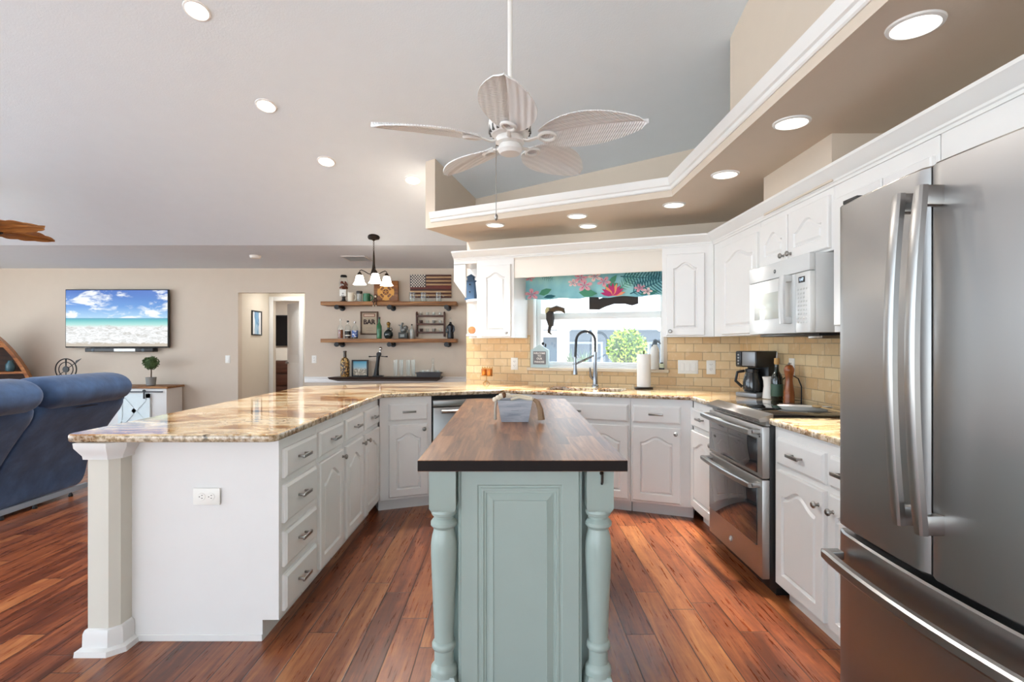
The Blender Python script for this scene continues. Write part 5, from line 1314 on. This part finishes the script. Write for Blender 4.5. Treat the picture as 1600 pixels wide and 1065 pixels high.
# ------------------------------------------------------------------ corner shelf things
z1_ = zR(735, 469.5, UF + .1) + .011; z2_ = zR(735, 523, UF + .1) + .011
def onUF(px, c): s, d = onR(px, c); q = pR(s, c); return (q.x, q.y)
q = onUF(736, UF + .17)
t = thing('lighthouse_ornament', 'blue wooden lighthouse on the upper board of the corner shelf', 'ornament', (q[0], q[1], z1_), -A22)
BLU = pm('dusty_blue_wood', '4a6888', .7, var=.06)
m = MB(); m.loops([[(x * k, y * k, z) for x, y in ((-1, -.6), (1, -.6), (1, .6), (-1, .6))] for k, z in ((.052, 0), (.036, .175))]); m.build('tower', BLU, t, smooth=0)
m = MB(); m.box(-.044, .044, -.028, .028, .175, .187); m.box(-.03, .03, -.02, .02, .187, .218); m.loops([[(x * k, y * k, z) for x, y in ((-1, -.6), (1, -.6), (1, .6), (-1, .6))] for k, z in ((.042, .218), (.004, .248))]); m.build('lantern_room', pm('slate_blue_wood', '3c5570', .7), t, smooth=0)
for z in (.07, .14):
    m = MB(); m.box(-.006, .006, -.031, -.02, z, z + .012); m.build('window', BLACKP, t, smooth=0)
q = onUF(737, UF + .12)
t = thing('cone_shell', 'orange-tipped cone shell lying on the lower board of the corner shelf', 'seashell', (q[0], q[1], z2_ + .033), -A22 + .5)
m = MB(); m.lathe([(.0, -.075), (.032, -.06), (.036, -.045)], seg=18, axis='y'); m.build('spire', pm('shell_orange', 'd3905c', .4, var=.08), t)
m = MB(); m.lathe([(.036, -.045), (.034, -.02), (.022, .05), (.008, .10), (0, .105)], seg=18, axis='y'); m.build('body', pm('shell_olive', '9a8a55', .4, var=.08), t)

# ------------------------------------------------------------------ window things
def winpt(px, py, c): s, d = onR(px, c); q = pR(s, c); return Vector((q.x, q.y, EYE - (py - CY) * d / FOC))
# valance: local x along the wall, drawn with flat painted motifs
vs0, vs1 = onR(822, CW - .05)[0], onR(1037, CW - .05)[0]
t = thing('window_valance', 'aqua tropical-print fabric valance across the top of the window', 'valance', NR * (CW - .06), -A22)
VB = NT('aqua_fabric'); VB.set(VB.ramp(VB.noise(VB.coord((2, 1, 2)), 2, 3), [(.35, '79b9c6'), (.5, '93cbd2'), (.65, 'a8d9d4')]), .85); VB = VB.m
VZ0, VZ1 = 1.70, 1.97; wv = vs1 - vs0
m = MB(); n_ = 80
wavy = lambda u: .008 * math.sin(u * 26) + .005 * math.sin(u * 61 + 1)
m.loops([[(vs0 + wv * k / n_, wavy(k / n_), VZ0 + .006 * math.sin(k * .35)) for k in range(n_ + 1)], [(vs0 + wv * k / n_, wavy(k / n_) * .4, VZ1) for k in range(n_ + 1)]], False, False, False)
mats = [VB, pm('print_pink', 'e3a9b3', .85), pm('print_magenta', 'b8336f', .85), pm('print_leaf_green', '4f9274', .85), pm('print_dark_teal', '1f5f6b', .85), pm('print_coral', 'e8946b', .85), pm('print_pale', 'f0d5cf', .85)]
FY = -.0135
def shape(pts, k, y=0): 
    m.mat(k); vs = [m.bm.verts.new((p[0], FY - y, min(max(p[1], VZ0 + .006), VZ1 - .002))) for p in pts if True]
    try: m.bm.faces.new(vs)
    except ValueError: pass
    m._fin()
def petalflower(cx, cz, r, k1, k2, n=5, rot=0, sq=.75):
    for i in range(n):
        a = rot + 2 * PI * i / n; ca, sa = math.cos(a), math.sin(a)
        pts = [(u, v) for u, v in ((.1, .0), (.4, .24), (.75, .3), (1, .12), (.95, -.12), (.7, -.28), (.35, -.2))]
        shape([(cx + r * (u * ca - v * sa), cz + r * sq * (u * sa + v * ca)) for u, v in pts], k1, .0005 + i * .0002)
        shape([(cx + r * (u * ca - v * sa), cz + r * sq * (u * sa + v * ca)) for u, v in ((.05, .03), (.55, .04), (.6, 0), (.55, -.04), (.05, -.03))], k2, .002 + i * .0002)
def frond(cx, cz, L_, ang, k, n=9, w=.35, y=0):
    ca, sa = math.cos(ang), math.sin(ang)
    T = lambda u, v: (cx + L_ * (u * ca - v * sa), cz + L_ * (u * sa + v * ca))
    shape([T(0, .012), T(1, .004), T(1, -.004), T(0, -.012)], k, y)
    for i in range(n):
        u = .08 + .88 * i / n; ll = w * math.sin(PI * (.25 + .7 * i / n))
        for sg in (1, -1):
            e = (u + ll * .55, sg * ll); hw_ = .011
            shape([T(u - hw_, 0), T((u + e[0]) / 2 - hw_ * .6, sg * ll * .5 + sg * hw_), T(*e), T((u + e[0]) / 2 + hw_ * .8, sg * ll * .5 - sg * hw_), T(u + hw_, 0)], k, y + i * .0001)
def leaf(cx, cz, L_, ang, k, w=.22, y=0):
    ca, sa = math.cos(ang), math.sin(ang)
    shape([(cx + L_ * (u * ca - v * sa), cz + L_ * (u * sa + v * ca)) for u, v in ((0, 0), (.3, w), (.65, w * .9), (1, 0), (.65, -w * .9), (.3, -w))], k, y)
vx = lambda px: onR(px, CW - .06)[0]; vz = lambda px, py: zR(px, py, CW - .06)
frond(vx(985), vz(985, 459), .40, .38, 4, 14, .32); frond(vx(970), vz(970, 432), .36, -.10, 4, 12, .30, .001); frond(vx(968), vz(968, 452), .24, .75, 3, 9, .3, .0005)
leaf(vx(843), vz(843, 460), .13, .35, 3); leaf(vx(850), vz(850, 465), .12, .1, 4, .16, .0006); frond(vx(846), vz(846, 432), .13, -.25, 4, 6, .3)
leaf(vx(905), vz(905, 457), .17, -.1, 3, .2); leaf(vx(945), vz(945, 455), .14, .5, 3, .28); leaf(vx(950), vz(950, 448), .13, .9, 3, .2, .0004); leaf(vx(1000), vz(1000, 460), .16, .15, 3, .15)
petalflower(vx(908), vz(908, 434), .065, 1, 2); petalflower(vx(930), vz(930, 432), .065, 6, 2, rot=.6); petalflower(vx(914), vz(914, 446), .075, 1, 2, rot=.3); petalflower(vx(944), vz(944, 440), .065, 1, 2, rot=1); petalflower(vx(896), vz(896, 442), .05, 6, 2, rot=.2)
petalflower(vx(832), vz(832, 460), .075, 1, 2, rot=.4); petalflower(vx(829), vz(829, 434), .05, 1, 2); petalflower(vx(1000), vz(1000, 450), .05, 1, 2, rot=.5); petalflower(vx(1012), vz(1012, 455), .045, 6, 2)
for i in range(9):
    a = .25 + i * .33; leaf(vx(958), vz(958, 462), .115, a, 2 if i % 3 else 5, .14, .002 + i * .0002)
m.mat(0); m.build('fabric', mats, t, smooth=60)
m = MB(); m.box(vs0, vs1, .012, .05, VZ1 - .01, VZ1 + .02, .004); m.build('mounting_board', TRIMW, t)
# driftwood and toucan hanging in the window
pa, pb = winpt(921, 476, CW - .03), winpt(997, 469, CW - .03)
t = thing('driftwood_sign', 'dark wavy driftwood board hanging below the valance', 'wall art', (pa + pb) / 2, -A22)
L_ = (pb - pa).length / 2
m = MB(); top_ = [(-L_, .055), (-L_ * .62, .058), (-L_ * .6, .035), (-L_ * .2, .06), (L_ * .3, .075), (L_ * .55, .068), (L_ * .6, .08), (L_, .085)]; bot_ = [(L_, -.015), (L_ * .75, -.03), (L_ * .45, -.012), (0, -.012), (-L_ * .35, -.035), (-L_ * .6, -.06), (-L_, -.055)]
tl = math.atan2(pb.z - pa.z, (pb - pa).length) * .35
m.at(Matrix.Rotation(-tl * 0, 4, 'Y')); m.plate(top_[::-1] + bot_[::-1], -.01, .012); m.build('board', pm('dark_driftwood', '2a2320', .8), t)
m = MB(); m.tube([(-L_ * .7, 0, .05), (-L_ * .7, .0, .25)], .0015, 4); m.tube([(L_ * .7, 0, .07), (L_ * .7, 0, .25)], .0015, 4); m.build('string', BLACKP, t)
p = winpt(862, 495, CW - .025)
t = thing('toucan_ornament', 'hanging toucan-shaped ornament in the left of the window', 'ornament', p, -A22); t.scale = (1.35, 1.35, 1.1)
m = MB(); m.tube([(-.005, 0, -.08), (-.01, 0, -.02), (-.012, 0, .03), (-.005, 0, .055)], [.018, .030, .028, .018], 12); m.build('body', pm('toucan_black', '2c2724', .6), t)
m = MB(); m.ball((-.022, -.004, .05), (.026, .014, .038), 12, 8); m.build('head', pm('toucan_cream', 'c9bd8e', .6), t)
m = MB(); m.tube([(-.01, -.002, .055), (.04, -.002, .072), (.08, -.002, .06), (.095, -.002, .03)], [.022, .026, .020, .004], 10); m.build('beak', pm('toucan_brown', '4b3a22', .5), t)
m = MB(); m.tube([(-.01, 0, -.07), (-.02, 0, -.13), (0, 0, -.15)], [.014, .012, .004], 8); m.build('tail', bpy.data.materials['toucan_black'], t)
m = MB(); m.tube([(-.012, 0, .05), (-.012, 0, .32)], .0015, 4); m.build('string', BLACKP, t)
# welcome sign on the sill
p = winpt(844, 572, CW - .045)
t = thing('welcome_sign', 'pale blue house-shaped WELCOME sign on the left of the window sill', 'sign', (p.x, p.y, WZ0), -A22 + .0)
w = .086; h = .162
PB = pm('pale_aqua_paint', 'b7cdd0', .6)
m = MB(); m.plate([(-w, 0), (w, 0), (w, h), (0, h + .05), (-w, h)], -.02, .012); m.build('frame', PB, t, smooth=0)
m = MB(); m.box(-w + .024, w - .024, -.0235, -.019, .03, h - .012); bd = m.build('board', pm('slate_grey', '77777a', .7), t, smooth=0)
m = MB()
for s__, z, sz in (('WELCOME', .132, .0235), ('TO', .107, .024), ('OUR', .082, .026), ('PARADISE', .052, .022)): m.text(s__, sz, face_at(0, -.0240, z), .0004, bold=.0006)
m.build('lettering', pm('chalk_white', 'ece9e2', .7), bd, smooth=0)
m = MB(); m.lathe([(.006, .0), (.008, .01), (.007, .03), (0, .034)], (.055, -.005, h + .028), 10); m.ball((.03, -.006, h + .06), (.014, .006, .016), 8, 6); m.build('finial', BLACKM, t)
p = winpt(1023, 574, CW - .03)
t = thing('soap_bottle', 'white pump bottle with grey top on the right of the window sill', 'bottle', (p.x, p.y, WZ0), -A22)
m = MB(); m.lathe([(.036, 0), (.04, .008), (.041, .10), (.038, .17), (.022, .205), (.016, .215)], seg=20); m.build('body', pm('frosted_white', 'dcdbd6', .4), t)
m = MB(); m.lathe([(.02, .213), (.022, .23), (.014, .24), (.012, .255)], seg=14); m.tube([(0, 0, .25), (.03, -.01, .24), (.05, -.01, .22)], [.012, .01, .006], 8); m.tube([(-.01, -.01, .22), (-.025, -.02, .20)], .006, 6); m.build('trigger', pm('grey_blue_plastic', '56646e', .5), t)
p = winpt(1034, 574, CW - .035)
t = thing('scrub_holder', 'small pale sponge holder beside the pump bottle on the sill', 'holder', (p.x, p.y, WZ0), -A22)
m = MB(); m.box(-.022, .022, -.014, .014, .0, .012, .003); m.build('base', BLACKP, t)
m = MB(); m.box(-.020, .020, -.012, .012, .012, .05, .005); m.mat(1).box(-.012, .012, -.014, .014, .05, .06, .003); m.build('sponge', [pm('pale_green_sponge', 'c9d3bb', .9), BLACKP], t)

# ------------------------------------------------------------------ on the worktops
q = winpt(760, 600, 4.66)
t = thing('candle_holder', 'small gold two-light candle holder on the worktop left of the window', 'candle holder', (q.x, q.y, CT), -A22)
GLD = pm('antique_gold', 'b98a4a', .35, .5)
m = MB()
for k in (-1, 1): m.tube([(k * .035, 0, .0), (k * .02, 0, .02), (0, 0, .03)], .004, 6)
m.tube([(0, -.03, 0), (0, -.015, .02), (0, 0, .03), (0, 0, .075)], .004, 6); m.build('stem', GLD, t)
m = MB(); m.box(-.055, .055, -.022, .022, .072, .08, .003)
for k in range(-2, 3): m.lathe([(.003, .08), (.005, .155), (0, .165)], (k * .025, .02, 0), 6); 
m.box(-.055, .055, .016, .020, .08, .15); m.build('tray', GLD, t)
for k in (-1, 1):
    m = MB(); m.lathe([(.017, .08), (.02, .085), (.022, .14), (.02, .14), (.018, .09), (0, .09)], (k * .027, -.003, 0), 16); g_ = m.build('cup', pm('amber_cup', 'c98a4a', .2, Transmission_Weight=.4, Emission_Color=lin('ff9a3c'), Emission_Strength=.08), t)
    m = MB(); m.lathe([(0, .092), (.008, .098), (.006, .112), (0, .125)], (k * .027, -.003, 0), 10); m.build('flame', emit('candle_flame' + str(k), 'ffd9a0', 8), g_)
q = winpt(930, 603, 4.70); FP = Vector((q.x, q.y, CT))
t = thing('kitchen_faucet', 'tall stainless faucet with black arched hose at the sink', 'faucet', FP, -A22)
FN = pm('faucet_steel', '8f9194', .22, 1.0)
m = MB(); m.lathe([(.03, 0), (.03, .012), (.022, .02), (.021, .12), (.017, .13), (.0165, .30), (.0165, .305)], seg=20); m.build('column', FN, t)
m = MB(); m.tube([(-.02, -.005, .07), (-.035, -.02, .09), (-.04, -.03, .17)], [.012, .011, .006], 10); m.build('lever', FN, t)
R_ = .078; R2 = .082
hose = [(0, 0, .30)] + [(0 - R2 + R2 * math.cos(a), -.03 * (1 - math.cos(a)) * .5 - 0, .40 + (R2 * 1.05) * math.sin(a)) for a in [PI * k / 14 for k in range(15)]] + [(-2 * R2 - .004, -.033, .30), (-2 * R2 - .008, -.034, .225)]
m = MB(); m.tube(hose, .0115, 12)
m.build('hose', pm('black_rubber_hose', '20242a', .5), t)
m = MB(); m.lathe([(.012, .26), (.0135, .22), (.0145, .16), (.021, .115), (.021, .105), (0, .105)], (-2 * R2 - .008, -.034, 0), 18); m.build('spray_head', FN, t)
m = MB(); m.tube([(.01, 0, .285), (-.07, -.02, .245), (-2 * R2 + .01, -.034, .205)], .009, 10); m.tube([(-2 * R2 - .008 + .02 * math.cos(k * PI / 8), -.034 + .02 * math.sin(k * PI / 8), .2) for k in range(16)], .004, 6, True); m.build('support_arm', FN, t)
q = winpt(1006, 605, 4.66)
t = thing('paper_towel_roll', 'roll of white paper towel on its stand right of the faucet', 'paper towel', (q.x, q.y, CT), -A22)
m = MB(); m.lathe([(.075, 0), (.078, .006), (.07, .012), (.01, .014)], seg=28); m.tube([(0, 0, .01), (0, 0, .32)], .006, 8); m.build('stand', BRONZE, t)
m = MB(); m.lathe([(.018, .016), (.056, .016), (.057, .02), (.057, .285), (.056, .289), (.018, .289), (.018, .016)], seg=36, cap=False); m.build('towel_roll', pm('paper_white', 'f3f0ec', .9, bump=.1, bscale=40), t)
for k in (-1, 1):
    m = MB(); m.ball((k * .085, -.01, .016), .014, 12, 8); m.build('ball_foot', GLASS, t)
# coffee maker
t = thing('coffee_maker', 'black and silver drip coffee maker in the corner of the worktop', 'coffee maker', (1.745, 3.86, CT), math.radians(-63)); t.scale = (.88, .88, .94)
m = MB(); m.box(-.10, .10, -.12, .13, 0, .035, .008); m.build('base', pm('silver_plastic', '8d9093', .35, .4), t)
m = MB(); m.box(-.10, .10, .02, .13, .035, .25, .006); m.box(-.10, .10, -.12, .13, .225, .345, .01); m.build('body', BLACKP, t)
m = MB(); m.box(-.03, .092, -.126, -.118, .235, .338, .004); m.build('front_plate', bpy.data.materials['silver_plastic'], t)
m = MB(); m.box(-.092, -.04, -.126, -.118, .235, .338, .003)
m.mat(1)
for k in range(4): m.lathe([(0, -.129), (.007, -.128), (.008, -.125)], (-.066, 0, .25 + k * .022), 10, 'y')
m.build('control_panel', [BLACKP, NICKEL], t)
m = MB(); m.lathe([(.052, .04), (.066, .055), (.068, .11), (.056, .16), (.048, .185), (.05, .19)], (0, -.05, 0), 22); c_ = m.build('carafe', pm('carafe_glass', '2c2f31', .05, Coat_Weight=.5), t)
m = MB(); m.lathe([(.05, .188), (.05, .21), (.02, .218), (0, .218)], (0, -.05, 0), 20); m.tube([(-.04, -.085, .195), (-.075, -.125, .185), (-.085, -.135, .12), (-.05, -.10, .075)], .011, 8); m.build('carafe_handle', BLACKP, c_)
q = P(1203, 619, 3.78)
m = MB(); m.lathe([(.04, 0), (.05, .004), (.046, .05), (.040, .09), (.043, .13), (.052, .158), (.049, .158), (.039, .13), (.036, .09), (.04, .02), (0, .018)], seg=28); single(m, 'ceramic_crock', pm('glazed_white_ceramic', 'f0ebe4', .25), 'white waisted ceramic crock between the coffee maker and the oil bottle', 'crock', (1.765, 3.71, CT)).scale = (.82, .82, .95)
t = thing('oil_bottle', 'dark green oil bottle with cork and pour spout beside the pepper mill', 'bottle', (1.76, 3.59, CT))
m = MB(); m.lathe([(.032, 0), (.036, .006), (.037, .14), (.03, .17), (.015, .195), (.013, .24)], seg=24); m.build('body', pm('olive_bottle_glass', '14211b', .06, Coat_Weight=.6), t)
m = MB(); m.lathe([(.012, .235), (.014, .24), (.017, .245), (.016, .28), (0, .281)], seg=14); m.build('cork', pm('cork', 'c79f66', .8), t)
m = MB(); m.tube([(0, 0, .28), (0, -.005, .32)], [.005, .004], 8); m.build('pour_spout', NICKEL, t)
m = MB(); m.lathe([(.0373, .03), (.0378, .035), (.0378, .105), (.0373, .11)], seg=24, cap=False); m.build('paper_label', pm('green_label', '3c5a4a', .5), t)
t = thing('wire_caddy', 'black wire loop caddy behind the oil bottle and the pepper mill', 'caddy', (1.845, 3.56, CT), math.radians(-72))
m = MB(); m.tube([(-.09, 0, .004), (-.10, 0, .06), (-.085, 0, .13), (-.04, 0, .165), (0, 0, .17), (.05, 0, .15), (.075, 0, .10), (.075, 0, .004)], .004, 8); m.tube([(-.09, 0, .004), (.075, 0, .004)], .004, 8); m.build('wire_loop', BLACKM, t)
m = MB(); m.tube([(-.09, 0, .004), (-.09, .03, .004), (.075, .03, .004), (.075, 0, .004)], .004, 6); m.build('base', BLACKM, t)
t = thing('pepper_mill', 'tall turned brown wooden pepper mill beside the stove', 'pepper mill', (1.80, 3.51, CT))
ML = wood('mill_wood', [(.3, '7a3d18'), (.5, '9c5424'), (.7, 'b56b34')], .3, (14, 14, 3), Coat_Weight=.4)
m = MB(); m.lathe([(.03, 0), (.033, .004), (.033, .045), (.031, .06), (.032, .064), (.030, .07), (.023, .12), (.021, .145), (.027, .18), (.029, .19)], seg=24); m.build('body', ML, t)
m = MB(); m.lathe([(.028, .19), (.031, .198), (.031, .215), (.02, .235), (.008, .24)], seg=24); m.build('head', ML, t)
m = MB(); m.ball((0, 0, .246), .008, 10, 8); m.build('knob', NICKEL, t)
t = thing('spoon_rest', 'long white ceramic spoon rest on the cooktop', 'spoon rest', (1.60, 2.98, .9225), math.radians(-20))
m = MB(); pts = [(-.13, 0), (-.11, .045), (-.04, .06), (.04, .05), (.12, .02), (.15, .012), (.15, -.012), (.12, -.02), (.04, -.05), (-.04, -.06), (-.11, -.045)]; pts = smooth_poly(pts, 2)
m.loops([[(p[0] * .8, p[1] * .75, 0) for p in pts], [(p[0], p[1], .022) for p in pts], [(p[0] * .95, p[1] * .9, .02) for p in pts], [(p[0] * .78, p[1] * .7, .008) for p in pts]]); m.build('dish', pm('white_stoneware', 'f0ece3', .2), t)
t = thing('wooden_spoon', 'pale wooden spoon lying on the rear of the cooktop', 'spoon', (1.63, 2.80, .931))
ML2 = pm('pale_wood', 'c9a878', .6)
m = MB(); m.tube([(.02, .08, .016), (.06, -.06, .004), (.085, -.17, .0)], [.007, .006, .007], 8, flat=.7); m.build('handle', ML2, t)
m = MB(); m.ball((.012, .11, .018), (.022, .035, .008), 14, 8); m.build('bowl', ML2, t)
# basket on the island
d = FOC * (EYE - CT) / (659 - CY); BX = (804.5 - CX) * d / FOC
t = thing('wooden_box', 'small grey-washed tapered wooden box on the island top', 'box', (BX, d, CT))
GWB = wood('grey_washed_wood', [(.3, '8d94a0'), (.5, 'a9afb8'), (.7, 'c3c6ca')], .7, (6, 30, 30))
w0, w1, h, dp0, dp1 = .0645, .083, .103, .10, .12
m = MB(); R = lambda w, y0, y1, z: [(-w, y0, z), (w, y0, z), (w, y1, z), (-w, y1, z)]
m.loops([R(w0, .0, dp0, 0), R(w1, -.015, dp1, h), R(w1 - .008, -.007, dp1 - .008, h), R(w0 - .006, .008, dp0 - .008, .01)]); m.build('box', GWB, t, smooth=0)
m = MB()
for z, ww in ((.075, .05), (.055, .03), (.032, .045)): m.box(-ww + .012, ww * .6, -.0145 + (h - z) * .14 - .001, -.0125 + (h - z) * .14, z, z + .002)
m.build('faint_lettering', pm('faint_grey', '8a9098', .8), t, smooth=0)
ROPE = pm('cream_rope', 'ddd0b8', .85, bump=.4, bscale=200); BEAD = pm('cream_wood_bead', 'e3d8c4', .6); BRB = pm('brown_bead', '6b4a2e', .6)
t = thing('bead_garland', 'cream bead and rope garland draped over the grey box', 'garland', (BX, d, CT))
m = MB()
path = [(-.075, -.01, .112), (-.05, .02, .122), (-.02, .04, .118), (.015, .035, .125), (.05, .03, .118), (.08, .02, .113), (.098, .01, .10)]
def interp(path, n):
    P_ = [Vector(p) for p in path]; out = []
    for i in range(n):
        u = i / (n - 1) * (len(P_) - 1); k = min(int(u), len(P_) - 2); out.append(P_[k].lerp(P_[k + 1], u - k))
    return out
m.tube(interp(path, 24), .006, 8); m.tube([(-.02, .01, .105), (.02, .015, .116), (.06, .01, .108), (.085, .0, .108)], .006, 8); m.build('rope', ROPE, t)
for k, p in enumerate(interp([(-.095, -.005, .108), (-.06, .01, .128), (-.03, .02, .124)], 6)):
    m = MB(); m.ball(p, .0125 if k != 3 else .015, 12, 8); m.build('bead', BRB if k == 3 else BEAD, t)
m = MB(); m.tube([(.09, .0, .108), (.108, -.005, .095), (.121, -.01, .06), (.126, -.012, .012)], [.008, .011, .014, .017], 10); m.build('tassel', pm('tan_tassel', '9a7f64', .9, bump=.5, bscale=300), t)
m = MB(); m.tube([(-.088, -.008, .108), (-.093, -.02, .07), (-.093, -.02, .014)], [.006, .006, .007], 8); m.build('cord_end', pm('grey_cord', 'a79f94', .85), t)
